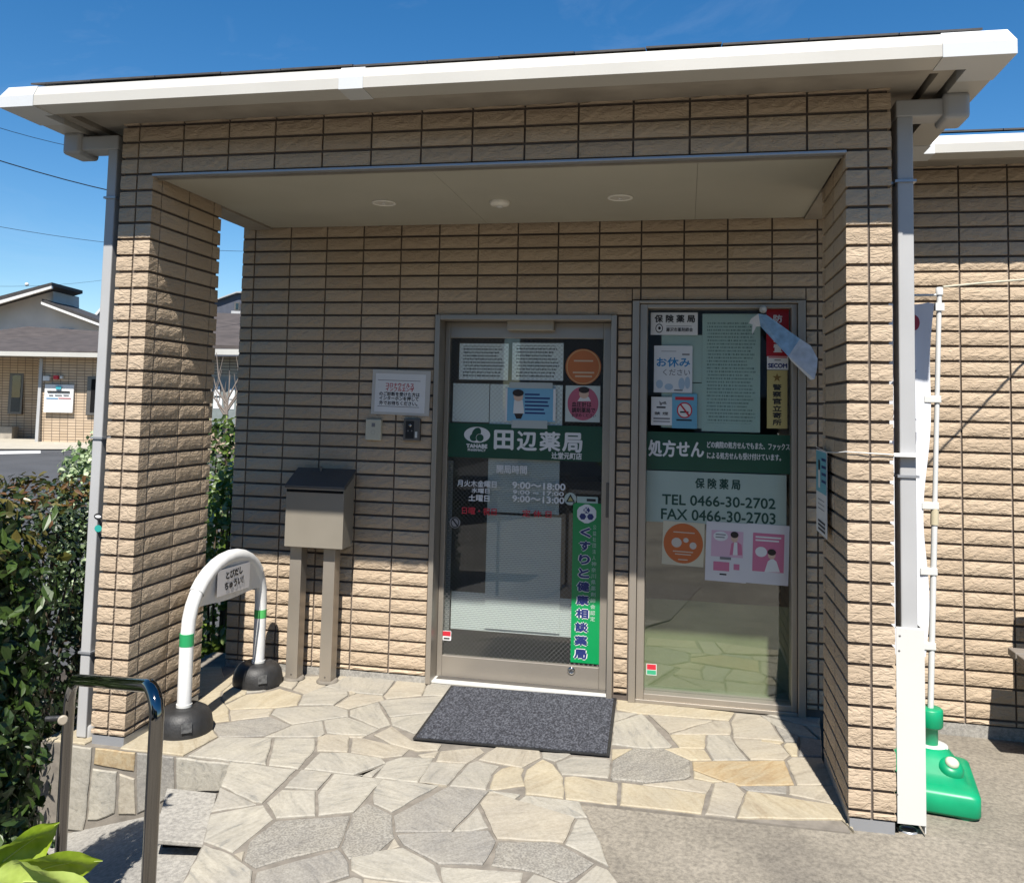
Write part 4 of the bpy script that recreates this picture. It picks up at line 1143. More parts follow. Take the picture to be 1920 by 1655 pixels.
# tall green association sign on the door
o = sheet_thing('green_sign', 'tall green vertical sign with navy lettering at the right of the door glass', 'sign', (1072, 942, 1126, 1242), yo, simple('sign_green', (.0, .30, .085), .35, var=.03))
c, w, h = pxrect(1081, 945, 1119, 981, yo - .0014)
m = MB(); m.add([c + Vector((w / 2 * math.cos(a), 0, h / 2 * math.sin(a))) for a in [math.pi / 2 + k * math.pi / 3 + d for k in range(6) for d in (-.18, .18)]], [tuple(range(12))]); on_sheet(o, 'emblem_plate', m, 'wink')
for a in (90, 210, 330):
    m = MB(); disc(m, c + Vector((w * .22 * math.cos(rad(a)), -.0004, h * .22 * math.sin(rad(a)) - .004)), w * .17, ry=h * .18, n=6); on_sheet(o, 'emblem_cell', m, MT['navy'])
stext(o, 'K', (1096, 951, 1104, 961), yo - .0022, 'wink', .0008)
m = MB(); disc(m, c + Vector((0, -.0008, -h * .06)), w * .06, n=3); on_sheet(o, 'emblem_core', m, 'wink')
chars = 'くすりと健康相談薬局'
for i, ch in enumerate(chars):
    f = i / 9; yc = 998 + f * (1226 - 998); xc = 1098 - f * 10; s_ = 12 + (1.5 if i > 3 else 0)
    stext(o, ch, (xc - s_, yc - 10.5, xc + s_, yc + 10.5), yo - .0014, 'wink', .0075)
    stext(o, ch, (xc - s_ + 1.6, yc - 9, xc + s_ - 1.6, yc + 9), yo - .0024, 'navy', .0030)
small = '公益社団法人神奈川県薬剤師会認定'
for i, ch in enumerate(small):
    f = i / (len(small) - 1); yc = 988 + f * (1160 - 988); xc = 1115 - f * 4; k_ = 3.2 if i < 6 else 4.6
    stext(o, ch, (xc - k_, yc - 4.3, xc + k_, yc + 4.3), yo - .0014, flat('pale_green_ink', (.45, .62, .50)), .0004)
# small stickers on the door
o = sheet_thing('pill_label', 'small pale label at the top of the green door sign', 'sticker', (1082, 931, 1121, 943), yo, simple('pale_label', (.45, .58, .54), .4, var=.02))
srect(o, 'printed_line', (1100, 935, 1117, 940), yo - .0012, MT['ink'])
m = MB(); c, w, h = pxrect(1058, 923, 1081, 947, yo); m.lathe([(w / 2, 0), (w / 2, .0008)], (0, 0, 0), 32, (0, -1, 0))
o = m.build('round_sticker', simple('round_pale', (.48, .56, .52), .4, var=.02)); o.location = (c.x, yo, c.z); tag(o, 'small round warning sticker left of the pale pill label on the door', 'sticker')
spoly(o, 'triangle', [(1069.5, 926), (1078, 941), (1061, 941)], yo - .0012, MT['ink']); spoly(o, 'triangle', [(1069.5, 931), (1074.5, 939), (1064.5, 939)], yo - .0016, flat('ochre', (.45, .42, .16)))
m = MB(); c, w, h = pxrect(843, 968, 863, 991, yo); m.lathe([(w / 2, 0), (w / 2, .0008)], (0, 0, 0), 32, (0, -1, 0))
o = m.build('round_sticker', simple('round_grey', (.40, .38, .37), .4, var=.02)); o.location = (c.x, yo, c.z); tag(o, 'small grey round prohibition sticker at the left of the door glass', 'sticker')
sdisc(o, 'ring', (845, 970, 861, 989), yo - .0012, MT['ink'], .78); spoly(o, 'bar', [(847, 973), (849, 971), (860, 986), (858, 988)], yo - .0014, MT['ink'])
o = sheet_thing('safety_sticker', 'small red and white sticker at the lower left of the door glass', 'sticker', (829, 1182, 846, 1200), yo, MT['paper'])
srect(o, 'red_field', (830, 1183, 845, 1192), yo - .0012, MT['redink']); srect(o, 'printed_line', (832, 1195, 843, 1198), yo - .0012, MT['ink'])

# papers and stickers on the fixed window
wi = wgy + .006; wo = wgy - .005
sheet_thing('notice_paper', 'tall densely printed pale green sheet behind the window glass', 'notice', (1316, 588, 1425, 809), wi, MT['print_dense'])
sheet_thing('notice_paper', 'plain pale green sheet behind the stickers at the window left', 'notice', (1240, 628, 1316, 716), wi, simple('greenish_paper', (.66, .80, .74), .6, var=.05))
sheet_thing('notice_paper', 'lower plain pale green sheet behind the no smoking stickers', 'notice', (1240, 718, 1316, 802), wi, simple('greenish_paper_low', (.66, .80, .74), .6, var=.05))
o = sheet_thing('poster', 'white insurance pharmacy sticker at the top left of the window', 'sticker', (1220, 586, 1308, 628), wo, MT['paper'])
stext(o, '保 険 薬 局', (1227, 590, 1303, 605), wo - .0012, 'ink', .0016); stext(o, '藤沢市薬剤師会', (1249, 614, 1299, 622), wo - .0012, 'ink', .0006)
sdisc(o, 'crescent', (1229, 607, 1243, 624), wo - .0012, MT['ink'], .80); sdisc(o, 'dot', (1234, 612, 1239, 618), wo - .0014, MT['ink']); srect(o, 'printed_line', (1249, 611, 1297, 612), wo - .0012, grey_ink)
o = sheet_thing('poster', 'white poster with large blue lettering on the window', 'poster', (1226, 648, 1298, 736), wo, simple('poster_paper', (.74, .77, .79), .5, var=.02))
blue = flat('print_blue', (.03, .25, .55), .5); pblue = flat('print_pale_blue', (.40, .53, .66), .5)
stext(o, 'お休み', (1231, 670, 1294, 688), wo - .0012, blue, .0016); stext(o, 'ください', (1243, 692, 1294, 704), wo - .0012, grey_ink, .0004)
for r in ((1240, 658, 1268, 659), (1279, 663, 1293, 666), (1264, 730, 1280, 733)): srect(o, 'printed_line', r, wo - .0012, grey_ink)
for r in ((1230, 712, 1243, 728), (1246, 719, 1262, 731), (1272, 708, 1284, 731), (1284, 706, 1294, 729)): sdisc(o, 'figure', r, wo - .0012, pblue)
o = sheet_thing('poster', 'small white no smoking card on the window', 'sticker', (1221, 744, 1260, 797), wo, MT['paper'])
srect(o, 'cigarette', (1231, 762, 1248, 765), wo - .0012, MT['ink']); spoly(o, 'smoke', [(1237, 759), (1236, 751), (1240, 755), (1248, 752), (1250, 758), (1242, 757), (1240, 760)], wo - .0012, grey_ink)
stext(o, '禁 煙', (1227, 772, 1253, 778), wo - .0012, 'ink', .0004)
for r in ((1225, 783, 1256, 786), (1225, 789, 1256, 791)): srect(o, 'printed_line', r, wo - .0012, grey_ink)
o = sheet_thing('poster', 'blue no smoking sticker with a red ring on the window', 'sticker', (1260, 738, 1307, 803), wo - .001, simple('sticker_blue', (.16, .44, .62), .4, var=.04))
sdisc(o, 'white_disc', (1269, 754, 1298, 784), wo - .0022, MT['paper']); sdisc(o, 'ring', (1269, 754, 1298, 784), wo - .0026, MT['redink'], .84)
spoly(o, 'bar', [(1274, 758), (1277, 757), (1294, 779), (1291, 781)], wo - .0028, MT['redink']); srect(o, 'cigarette', (1275, 771, 1291, 774), wo - .0024, MT['ink']); srect(o, 'printed_line', (1266, 744, 1301, 750), wo - .0022, MT['redink']); srect(o, 'printed_line', (1268, 786, 1297, 789), wo - .0022, MT['ink'])
o = sheet_thing('security_sticker', 'red vertical security sticker with white lettering at the window right edge', 'sticker', (1437, 580, 1479, 668), wo, simple('sticker_red', (.42, .006, .016), .4, var=.04))
for i, ch in enumerate('防犯設置'): stext(o, ch, (1450, 590 + i * 18.5, 1467, 605 + i * 18.5), wo - .0012, 'wink', .0016)
srect(o, 'white_foot', (1438, 668, 1478, 693), wo - .0010, MT['paper']); stext(o, 'SECOM', (1440, 681, 1476, 690), wo - .0016, MT['navy'], .0016); srect(o, 'printed_line', (1441, 669, 1476, 671), wo - .0014, MT['redink'])
srect(o, 'printed_line', (1452, 674, 1464, 676), wo - .0014, grey_ink)
o = sheet_thing('police_sticker', 'yellow vertical sticker with a star and black lettering on the window', 'sticker', (1438, 694, 1476, 803), wo, simple('sticker_yellow', (.55, .45, .17), .45, var=.04))
c, w, h = pxrect(1448, 699, 1466, 717, wo - .0012)
m = MB(); m.add([c] + [c + Vector((math.sin(k * math.pi / 5) * (w / 2 if k % 2 == 0 else w * .2), 0, math.cos(k * math.pi / 5) * (h / 2 if k % 2 == 0 else h * .2))) for k in range(10)], [(0, k + 1, (k + 1) % 10 + 1) for k in range(10)]); on_sheet(o, 'star', m, flat('star_brown', (.22, .13, .03)))
for i, ch in enumerate('警察官立寄所'): stext(o, ch, (1448.5, 720 + i * 13.2, 1465.5, 731.5 + i * 13.2), wo - .0012, 'ink', .0014)
o = sheet_thing('poster', 'cream square card with a large orange disc on the window', 'poster', (1242, 978, 1320, 1060), wo, simple('cream_card', (.66, .60, .44), .55, var=.03), tilt=rad(1.5))
sdisc(o, 'orange_disc', (1244, 981, 1318, 1056), wo - .0012, simple('disc_orange', (.58, .14, .03), .5, var=.04))
for r in ((1262, 997, 1302, 999), (1262, 1033, 1300, 1035), (1266, 1038, 1296, 1040), (1272, 1048, 1290, 1050)): srect(o, 'printed_line', r, wo - .0016, flat('cream_print', (.66, .52, .40)))
for r in ((1259, 1008, 1278, 1026), (1281, 1008, 1291, 1017), (1293, 1016, 1306, 1029)): sdisc(o, 'figure', r, wo - .0016, flat('figure_cream', (.64, .58, .50)))
o = sheet_thing('poster', 'pale pink poster of a woman with a speech bubble, left of the two pink sheets', 'poster', (1323, 979, 1400, 1090), wo, simple('sheet_white', (.74, .72, .74), .45, var=.04), tilt=rad(1.3))
srect(o, 'pink_field', (1333, 995, 1393, 1044), wo - .0012, pale_pink); srect(o, 'pink_field', (1338, 1053, 1368, 1070), wo - .0012, pink); srect(o, 'pink_field', (1376, 1057, 1387, 1068), wo - .0012, pink); srect(o, 'code_strip', (1350, 1075, 1363, 1078), wo - .0012, MT['ink'])
spoly(o, 'jacket', [(1368, 1040), (1371, 1018), (1380, 1014), (1390, 1020), (1392, 1040)], wo - .0018, pink); spoly(o, 'blouse', [(1374, 1040), (1376, 1016), (1382, 1016), (1383, 1040)], wo - .0022, MT['paper'])
sdisc(o, 'head', (1370, 1001, 1383, 1016), wo - .0024, skin); sdisc(o, 'hair', (1369, 996, 1384, 1008), wo - .0028, hair); sdisc(o, 'speech_bubble', (1337, 996, 1364, 1014), wo - .0018, MT['paper'])
for r in ((1341, 1001, 1360, 1003), (1341, 1006, 1358, 1008), (1350, 1044, 1371, 1049)): srect(o, 'printed_line', r, wo - .0024, grey_ink)
o = sheet_thing('poster', 'deep pink poster of a nurse with a thought bubble beside the window edge', 'poster', (1400, 983, 1479, 1095), wo - .0004, simple('sheet_white_right', (.74, .72, .74), .45, var=.04), tilt=rad(1.3))
srect(o, 'pink_field', (1411, 1000, 1470, 1072), wo - .0018, pink)
for r in ((1416, 1006, 1464, 1009), (1416, 1012, 1460, 1015)): srect(o, 'printed_line', r, wo - .0022, MT['paper'])
spoly(o, 'uniform', [(1434, 1072), (1440, 1052), (1448, 1046), (1456, 1052), (1463, 1072)], wo - .0022, MT['paper']); sdisc(o, 'head', (1440, 1033, 1454, 1048), wo - .0026, skin); sdisc(o, 'hair', (1439, 1029, 1455, 1041), wo - .0030, hair); sdisc(o, 'thought_bubble', (1416, 1025, 1438, 1044), wo - .0022, MT['paper'])
o = sheet_thing('safety_sticker', 'small red and green sticker at the lower left of the window', 'sticker', (1212, 1244, 1231, 1265), wo, MT['paper'])
srect(o, 'red_field', (1213, 1245, 1230, 1255), wo - .0012, MT['redink']); srect(o, 'green_field', (1213, 1256, 1230, 1264), wo - .0012, flat('print_green', (.05, .42, .22)))

# torn leaflet dangling from a suction hook on the window frame
yt = 1.135
leaf = thing('torn_leaflet', 'folded blue leaflet hanging askew from a hook at the window top', 'leaflet', on_y(1431, 580, yt))
def leaflet(name, pts, mat, ys):
    P3 = [on_y(x, y, yv) for (x, y), yv in zip(pts, ys)]
    o = MB().prism(P3, (0, .0015, 0)).build(name, mat, leaf); return o
leaflet('page', [(1422, 588), (1437, 590), (1500, 635), (1478, 668), (1426, 612)], simple('leaflet_blue', (.28, .46, .66), .5, var=.25, scale=25), [yt, yt, yt - .02, yt - .03, yt])
leaflet('page', [(1500, 635), (1520, 648), (1533, 672), (1532, 690), (1527, 711), (1478, 668)], simple('leaflet_grey', (.55, .60, .68), .5, var=.15, scale=30), [yt - .02, yt - .02, yt - .03, yt - .04, yt - .045, yt - .03])
leaflet('page_edge', [(1478, 668), (1527, 711), (1520, 712), (1483, 676)], 'paper', [yt - .028, yt - .042, yt - .038, yt - .026])
leaflet('torn_corner', [(1422, 588), (1408, 598), (1404, 606), (1411, 608), (1410, 628), (1418, 612), (1426, 612)], 'paper', [yt, yt + .01, yt + .012, yt + .01, yt + .012, yt + .008, yt])
p = on_y(1431, 580, D - .03); MB().lathe([(.020, 0), (.019, .006), (.010, .011), (.006, .030), (.009, .034)], (p.x, D - .0215, p.z), 20, (0, -1, 0)).build('suction_hook', 'plastic_white', leaf)

# notice, intercom and call panel on the tiled wall
yw = D - .010
o = sheet_thing('wall_notice', 'laminated white notice with red and black lettering on the tiled wall', 'notice', (697, 694, 806, 778), yw, flat('laminate', (.62, .60, .56), .25), .0012, rad(1))
srect(o, 'sheet', (703, 701, 797, 773), yw - .0016, MT['paper'])
for body, r, mt in (('コロナウイルス', (723, 718, 776, 726), 'redink'), ('インフルエンザ', (723, 726, 776, 734), 'redink'), ('のご診断を受けた方は', (711, 735, 787, 743), 'ink'), ('インターホンを押して', (711, 743, 785, 751), 'ink'), ('外でお待ちください。', (711, 752, 783, 760), 'ink')):
    stext(o, body, r, yw - .0022, mt, .0007)
for r in ((708, 713, 788, 714), (708, 762, 786, 763)): srect(o, 'rule_line', r, yw - .0022, grey_ink)
def wall_box(name, label, cat, r, mat, depth):
    c, w, h = pxrect(*r, D - depth)
    o = MB().box((c.x - w / 2, D - depth, c.z - h / 2), (c.x + w / 2, D + .003, c.z + h / 2)).build(name, mat, None, .004)
    tag(o, label, cat); return o, c, w, h
o, c, w, h = wall_box('card_reader', 'cream plastic card reader box on the tiled wall', 'card reader', (685, 786, 714, 825), simple('cream_plastic', (.62, .59, .47), .4, var=.03), .026)
MB().box((c.x - w * .1, D - .0275, c.z + h * .14), (c.x + w * .12, D - .0262, c.z + h * .32)).build('reader_window', grey_ink, o)
m = MB(); disc(m, (c.x, D - .0268, c.z - h * .12), w * .14, r_in=w * .115); m.build('reader_mark', flat('faint_ink', (.5, .48, .40)), o)
o, c, w, h = wall_box('intercom', 'black door intercom with camera beside the door frame', 'intercom', (756, 785, 787, 826), 'alu_dark', .028)
MB().box((c.x - w * .36, D - .0295, c.z - h * .40), (c.x + w * .15, D - .0282, c.z + h * .40)).build('faceplate', 'black_plastic', o)
MB().lathe([(.008, 0), (.008, .003), (.004, .004)], (c.x - w * .08, D - .0296, c.z + h * .2), 16, (0, -1, 0)).build('camera_lens', 'chrome', o)
for dx in (-.2, .02): MB().lathe([(.0045, 0), (.004, .002)], (c.x + w * dx, D - .0296, c.z - h * .05), 12, (0, -1, 0)).build('button', grey_ink, o)
MB().box((c.x + w * .22, D - .0300, c.z - h * .36), (c.x + w * .36, D - .0282, c.z - h * .08)).build('call_button', 'plastic_white', o)

# ---- mailbox on two posts
mail = thing('mailbox', 'grey beige metal mailbox with a dark sloping lid on two posts', 'mailbox', (.51, 1.09, ZF))
bx0, bx1 = .352, .702; y0, y1 = .985, 1.135
beige = simple('mailbox_beige', (.31, .28, .23), .45, var=.05, scale=4, metal=.2)
m = MB(); m.prism([(bx0, y0, .722), (bx0, y0, 1.045), (bx0, y1, 1.12), (bx0, y1, .722)], (bx1 - bx0, 0, 0)); m.build('body', beige, mail, .003)
lidm = simple('mailbox_lid', (.10, .098, .095), .4, var=.08, metal=.4)
m = MB(); m.prism([(bx0 - .006, y0 - .012, 1.052), (bx0 - .006, y0 - .012, 1.068), (bx0 - .006, y1 + .004, 1.158), (bx0 - .006, y1 + .004, 1.135)], (bx1 - bx0 + .012, 0, 0)); lid = m.build('lid', lidm, mail, .003)
m = MB(); m.box((bx0 + .004, y0 - .002, 1.030), (bx1 - .004, y0 + .004, 1.046)); m.build('slot', 'dark', mail)
m = MB(); m.box((bx0 - .002, y0 - .007, 1.046), (bx1 + .002, y0 + .003, 1.0515)); m.build('flap_edge', 'alu', mail)
m = MB(); m.tube([(.50, y1 - .02, 1.14), (.50, y1 - .02, 1.17)], .008, 8); m.build('lid_catch', 'alu_dark', mail)
for xa in (.362, .566):
    lg = MB().box((xa, 1.045, ZF + .012), (xa + .070, 1.125, .7215)).build('post', 'alu', mail, .002)
    MB().lathe([(.062, 0), (.062, .005), (.055, .012)], (xa + .035, 1.085, ZF + .001), 28).build('foot_mortar', 'mortar', lg)
    MB().lathe([(.005, 0), (.004, .003)], (xa + .035, 1.0449, ZF + .035), 10, (0, -1, 0)).build('bolt', 'alu_dark', lg)

# ---- U-shaped barrier with rubber feet
XB = .235
bar = thing('barrier', 'white arched barrier with green bands and black rubber feet beside the pillar', 'barrier', (XB, .60, ZF))
ya, yb_ = .235, .965; zt = .70; r_ = .033
pts = [(XB, ya, ZF + .09), (XB, ya - .004, .40)]
ym = (ya + yb_) / 2; hr = (yb_ - ya) / 2; z0_ = .395; hz = .315
for k in range(0, 17):
    a = math.pi - k * math.pi / 16
    lean = -.05 * math.cos(a) * 0
    pts.append((XB, ym + hr * math.cos(a), z0_ + .01 + hz * math.sin(a) ** .86))
pts += [(XB, yb_, .38), (XB, yb_, ZF + .09)]
whitep = simple('barrier_white', (.80, .80, .79), .42, var=.04, scale=12, bump=.25, bscale=18)
MB().tube(pts, r_, 20).build('arch', whitep, bar)
greenp = flat('band_green', (.03, .36, .13), .4); greenp2 = flat('band_light_green', (.10, .52, .14), .4)
MB().tube([(XB, ya - .0035, .362), (XB, ya - .004, .420)], r_ + .0012, 20).build('green_band', greenp, bar)
MB().tube([(XB, yb_, .325), (XB, yb_, .37)], r_ + .0012, 20).build('green_band', greenp2, bar)
for yv in (ya, yb_):
    f = MB().lathe([(.135, 0), (.136, .03), (.128, .07), (.110, .098), (.085, .112), (.040, .114), (.040, .108)], (XB, yv, ZF), 36).build('rubber_foot', 'rubber', bar)
    MB().tube([(XB, yv, ZF + .10), (XB, yv, ZF + .125)], r_ + .004, 20).build('collar', 'plastic_white', f)
    c0 = Vector((XB + .080, yv - .104, ZF + .055)); nn = Vector((.61, -.79, .25)).normalized(); rr = Vector((.79, .61, 0)); uu = nn.cross(rr)
    MB().add([c0 + rr * a + uu * b_ + nn * .008 for a, b_ in ((-.024, -.022), (.024, -.022), (.024, .022), (-.024, .022))], [(0, 1, 2, 3)]).build('maker_plate', simple('worn_plate', (.07, .07, .07), .6, var=.5, scale=60), f)
# cloth sheet inside the arch
ptsA = []
for k in range(2, 15):
    a = math.pi - k * math.pi / 16
    ptsA.append((ym + hr * math.cos(a), z0_ + .01 + hz * math.sin(a) ** .86))
m = MB(); V = []; F = []
lo0, lo1 = (.315, .525), (.905, .495)
for i, (yv, zv) in enumerate(ptsA):
    t = i / (len(ptsA) - 1); zb = lo0[1] + (lo1[1] - lo0[1]) * t + .006 * math.sin(9 * t); zb = min(zb, zv)
    for j in range(6):
        s = j / 5; V.append((XB + .030 * (1 - s) + .012 * s + .004 * math.sin(11 * t + 4 * s), yv, zv + (zb - zv) * s))
for i in range(len(ptsA) - 1):
    for j in range(5): F.append((i * 6 + j, i * 6 + j + 1, (i + 1) * 6 + j + 1, (i + 1) * 6 + j))
m.add(V, F, True); clothp = simple('barrier_sheet', (.82, .80, .78), .6, var=.05, scale=14, bump=.2, bscale=20)
sh = m.build('sheet', clothp, bar)
m = MB().tube([(XB, y_, z_) for y_, z_ in ptsA[1:12]], r_ + .004, 20, False); m.build('wrapped_tape', whitep, bar)
pc = on_x(437, 1083, XB + .03)
MB().add([(XB + .036, pc.y - .165, pc.z - .066), (XB + .036, pc.y + .165, pc.z - .066 - .014), (XB + .036, pc.y + .165, pc.z + .056), (XB + .036, pc.y - .165, pc.z + .066)], [(0, 1, 2, 3)]).build('paper_label', simple('label_paper', (.80, .77, .765), .6, var=.05), bar)
for body, dz, w in (('とびだし', .028, .17), ('ちゅうい！', -.026, .19)):
    obj('lettering', text_mesh(body, (XB + .038, pc.y, pc.z + dz), w, .042, right=(0, 1, .02), up=(0, 0, 1), bold=.0022), 'ink', bar)

# ---- door mat
mat_ = thing('door_mat', 'dark grey ribbed door mat with black rubber edge before the sliding door', 'door mat', (1.776, .805, ZF))
ang = rad(2.2); R2 = Vector((math.cos(ang), math.sin(ang), 0)); U2 = Vector((-math.sin(ang), math.cos(ang), 0)); mc = Vector((1.776, .805, ZF + .003))
MB().obox(mc + Vector((0, 0, .0025)), R2 * .462, U2 * .392, Vector((0, 0, .0025))).build('rubber_edge', 'rubber', mat_)
def mat_material():
    m, n, l, b = new_mat('ribbed_pile')
    g = n.new('ShaderNodeNewGeometry')
    mp = n.new('ShaderNodeMapping'); mp.inputs['Scale'].default_value = (230, 120, 120); mp.inputs['Rotation'].default_value = (0, 0, rad(35)); l.new(g.outputs['Position'], mp.inputs[0])
    t = n.new('ShaderNodeTexNoise'); t.inputs['Scale'].default_value = .55; t.inputs['Detail'].default_value = 3; l.new(mp.outputs[0], t.inputs['Vector'])
    r = ramp(n, [(.36, (.028, .029, .034)), (.5, (.050, .053, .064)), (.66, (.105, .110, .128))]); l.new(t.outputs['Fac'], r.inputs[0]); l.new(r.outputs[0], b.inputs['Base Color'])
    b.inputs['Roughness'].default_value = .95; b.inputs['Specular IOR Level'].default_value = .15
    bp = n.new('ShaderNodeBump'); bp.inputs['Strength'].default_value = .9; bp.inputs['Distance'].default_value = .004; l.new(t.outputs['Fac'], bp.inputs['Height']); l.new(bp.outputs[0], b.inputs['Normal'])
    return m
MB().obox(mc + Vector((0, 0, .0055)), R2 * .447, U2 * .377, Vector((0, 0, .003))).build('pile', mat_material(), mat_)

# ---- string and laminated paper at the right pillar
ny = .34
o = thing('hanging_notice', 'laminated blue and white notice hanging by string beside the right pillar', 'notice', (3.185, .48, 1.18))
xs0 = 3.182
def side_quad(name, y0, y1, z0, z1, x, mat):
    return MB().add([(x, y0, z0), (x, y1, z0), (x, y1, z1), (x, y0, z1)], [(0, 1, 2, 3)]).build(name, mat, o)
MB().box((xs0, .355, 1.00), (xs0 + .002, .66, 1.375)).build('sheet', 'paper', o)
side_quad('blue_field', .36, .655, 1.185, 1.37, xs0 - .001, simple('notice_teal', (.16, .46, .56), .5, var=.04))
for i in range(4): side_quad('printed_line', .37, .49, 1.33 - i * .032, 1.342 - i * .032, xs0 - .002, MT['navy'])
side_quad('figure_coat', .53, .585, 1.205, 1.29, xs0 - .002, MT['paper']); side_quad('figure_head', .535, .58, 1.285, 1.33, xs0 - .0025, hair)
for i in range(3): side_quad('printed_line', .40, .60, 1.05 - i * .018, 1.06 - i * .018, xs0 - .001, MT['ink'])
for i in range(3): side_quad('printed_line', .42, .60, 1.15 - i * .02, 1.154 - i * .02, xs0 - .001, grey_ink)
a = Vector((xs0, .36, 1.375)); b2 = Vector((3.198, -.008, 1.395)); 
MB().tube([Vector((xs0, .66, 1.385)), a], .0015, 6).build('string', 'paper', o)
MB().tube([a, Vector((3.19, .15, 1.383)), b2, Vector((3.29, -.010, 1.392)), Vector((3.378, -.008, 1.389))], .0022, 6).build('string', 'paper', o)
MB().box((3.376, -.006, 1.382), (3.470, .03, 1.395)).build('string_loop', 'paper', o)

# ---- banner pole with green water-weighted base
px0, py0 = 3.612, .44
ban = thing('banner_stand', 'white banner on a pole in a green plastic water base beside the porch', 'banner stand', (px0 + .03, py0, -.05))
zb0 = zfore(3.6, .4) + .002
greenb = simple('green_plastic', (.0, .32, .14), .42, var=.14, scale=9, spec=.5)
cx, cy = px0 - .005, py0 - .01
def rrect(hx, hy, rr, z, rotn, n=6):
    out = []
    for (sx, sy, a0) in ((1, 1, 0), (-1, 1, 90), (-1, -1, 180), (1, -1, 270)):
        for k in range(n + 1):
            a = rad(a0 + 90 * k / n)
            v = Vector((sx * (hx - rr) + rr * math.cos(a), sy * (hy - rr) + rr * math.sin(a), 0))
            v.rotate(Matrix.Rotation(rad(rotn), 3, 'Z')); out.append(Vector((cx + v.x, cy + v.y, z)))
    return out
levels = [(.165, .215, .035, 0.012), (.168, .22, .035, .022), (.168, .22, .035, .088), (.160, .210, .04, .100), (.135, .18, .05, .112), (.128, .17, .05, .113), (.105, .14, .06, .140), (.080, .095, .06, .180), (.062, .062, .055, .205), (.055, .055, .05, .206)]
rings = [rrect(hx, hy, rr, zb0 + z, -10) for hx, hy, rr, z in levels]
V = [v for r in rings for v in r]; n_ = len(rings[0]); F = []
for i in range(len(rings) - 1):
    for k in range(n_): F.append((i * n_ + k, i * n_ + (k + 1) % n_, (i + 1) * n_ + (k + 1) % n_, (i + 1) * n_ + k))
F += [tuple(reversed(range(n_))), tuple(range((len(rings) - 1) * n_, len(rings) * n_))]
base = MB().add(V, F, True).build('water_base', greenb, ban)
for k, (sx, sy) in enumerate(((-1, -1), (1, -1), (1, 1), (-1, 1))):
    v = Vector((sx * .11, sy * .16, 0)); v.rotate(Matrix.Rotation(rad(-10), 3, 'Z')); MB().lathe([(.05, 0), (.05, .016)], (cx + v.x, cy + v.y, zb0 - .002), 16).build('foot', greenb, base)
MB().lathe([(.068, 0), (.066, .006), (.045, .007)], (px0, py0, zb0 + .200), 28).build('collar_ring', 'plastic_white', base)
MB().lathe([(.030, 0), (.030, .075), (.046, .078), (.050, .085), (.050, .150), (.044, .156), (.022, .156)], (px0, py0, zb0 + .200), 28).build('pole_socket', greenb, base)
q_ = Vector((px0 + .045, py0 - .115, zb0 + .148))
MB().lathe([(.052, -.03), (.050, .012), (.040, .028), (.030, .032)], q_, 24, (.1, -.45, 1)).build('filler_neck', greenb, base)
MB().lathe([(.026, 0), (.026, .010), (.020, .014)], q_ + Vector((.003, -.013, .031)), 20, (.1, -.45, 1)).build('filler_cap', simple('cap_cream', (.62, .64, .50), .4), base)
ptop = Vector((3.668, .44, 2.085)); pbot = Vector((px0, py0, zb0 + .30))
pole_m = simple('pole_white', (.74, .75, .74), .35, var=.03)
pm = pbot.lerp(ptop, .47)
MB().tube([pbot, pm], .0125, 14).build('pole', pole_m, ban); MB().tube([pm, ptop], .0105, 14).build('pole', pole_m, ban)
MB().tube([pm - (ptop - pbot) * .02, pm + (ptop - pbot) * .018], .0165, 14).build('pole_clamp', simple('clamp_cream', (.62, .55, .38), .4), ban)
MB().lathe([(.015, 0), (.015, .03), (.010, .034)], ptop - Vector((0, 0, .012)), 16).build('finial', pole_m, ban)
MB().box((ptop.x - .02, ptop.y - .016, ptop.z - .082), (ptop.x + .016, ptop.y + .016, ptop.z - .048)).build('pole_clamp', pole_m, ban)
MB().tube([ptop + Vector((0, 0, -.012)), ptop + Vector((-.30, .02, -.014))], .006, 10).build('crossbar', pole_m, ban)
# cloth
m = MB(); V = []; F = []; NU, NVv = 12, 46
ztop, zbot_ = 2.035, .515
for j in range(NVv + 1):
    s = j / NVv; z = ztop + (zbot_ - ztop) * s
    xr = pbot.lerp(ptop, max(0, min(1, (z - pbot.z) / (ptop.z - pbot.z)))).x - .022 - .018 * math.sin(math.pi * s) ** 2
    for i in range(NU + 1):
        t = i / NU
        yy = py0 + .012 * math.sin(7 * t + 9 * s) * (t ** .6) + .018 * math.sin(16 * s + 5 * t) * t - .01
        V.append((xr - .30 * t - .01 * math.sin(13 * s) * (1 - t), yy, z + .004 * math.sin(20 * t)))
for j in range(NVv):
    for i in range(NU): F.append((j * (NU + 1) + i, j * (NU + 1) + i + 1, (j + 1) * (NU + 1) + i + 1, (j + 1) * (NU + 1) + i))
m.add(V, F, True)
def cloth_material():
    m, n, l, b = new_mat('banner_cloth'); b.inputs['Base Color'].default_value = (.70, .72, .77, 1); b.inputs['Roughness'].default_value = .8
    tr = n.new('ShaderNodeBsdfTranslucent'); tr.inputs[0].default_value = (.7, .72, .76, 1); ms = n.new('ShaderNodeMixShader'); ms.inputs[0].default_value = .12
    l.new(b.outputs[0], ms.inputs[1]); l.new(tr.outputs[0], ms.inputs[2]); l.new(ms.outputs[0], n['Material Output'].inputs[0]); return m
cl = m.build('banner_cloth', cloth_material(), ban)
for z in (1.60, 1.14, .86, .545):
    p = pbot.lerp(ptop, (z - pbot.z) / (ptop.z - pbot.z)); MB().box((p.x - .055, p.y - .016, z), (p.x + .014, p.y + .016, z + .030)).build('cloth_loop', 'plastic_white', ban, .003)
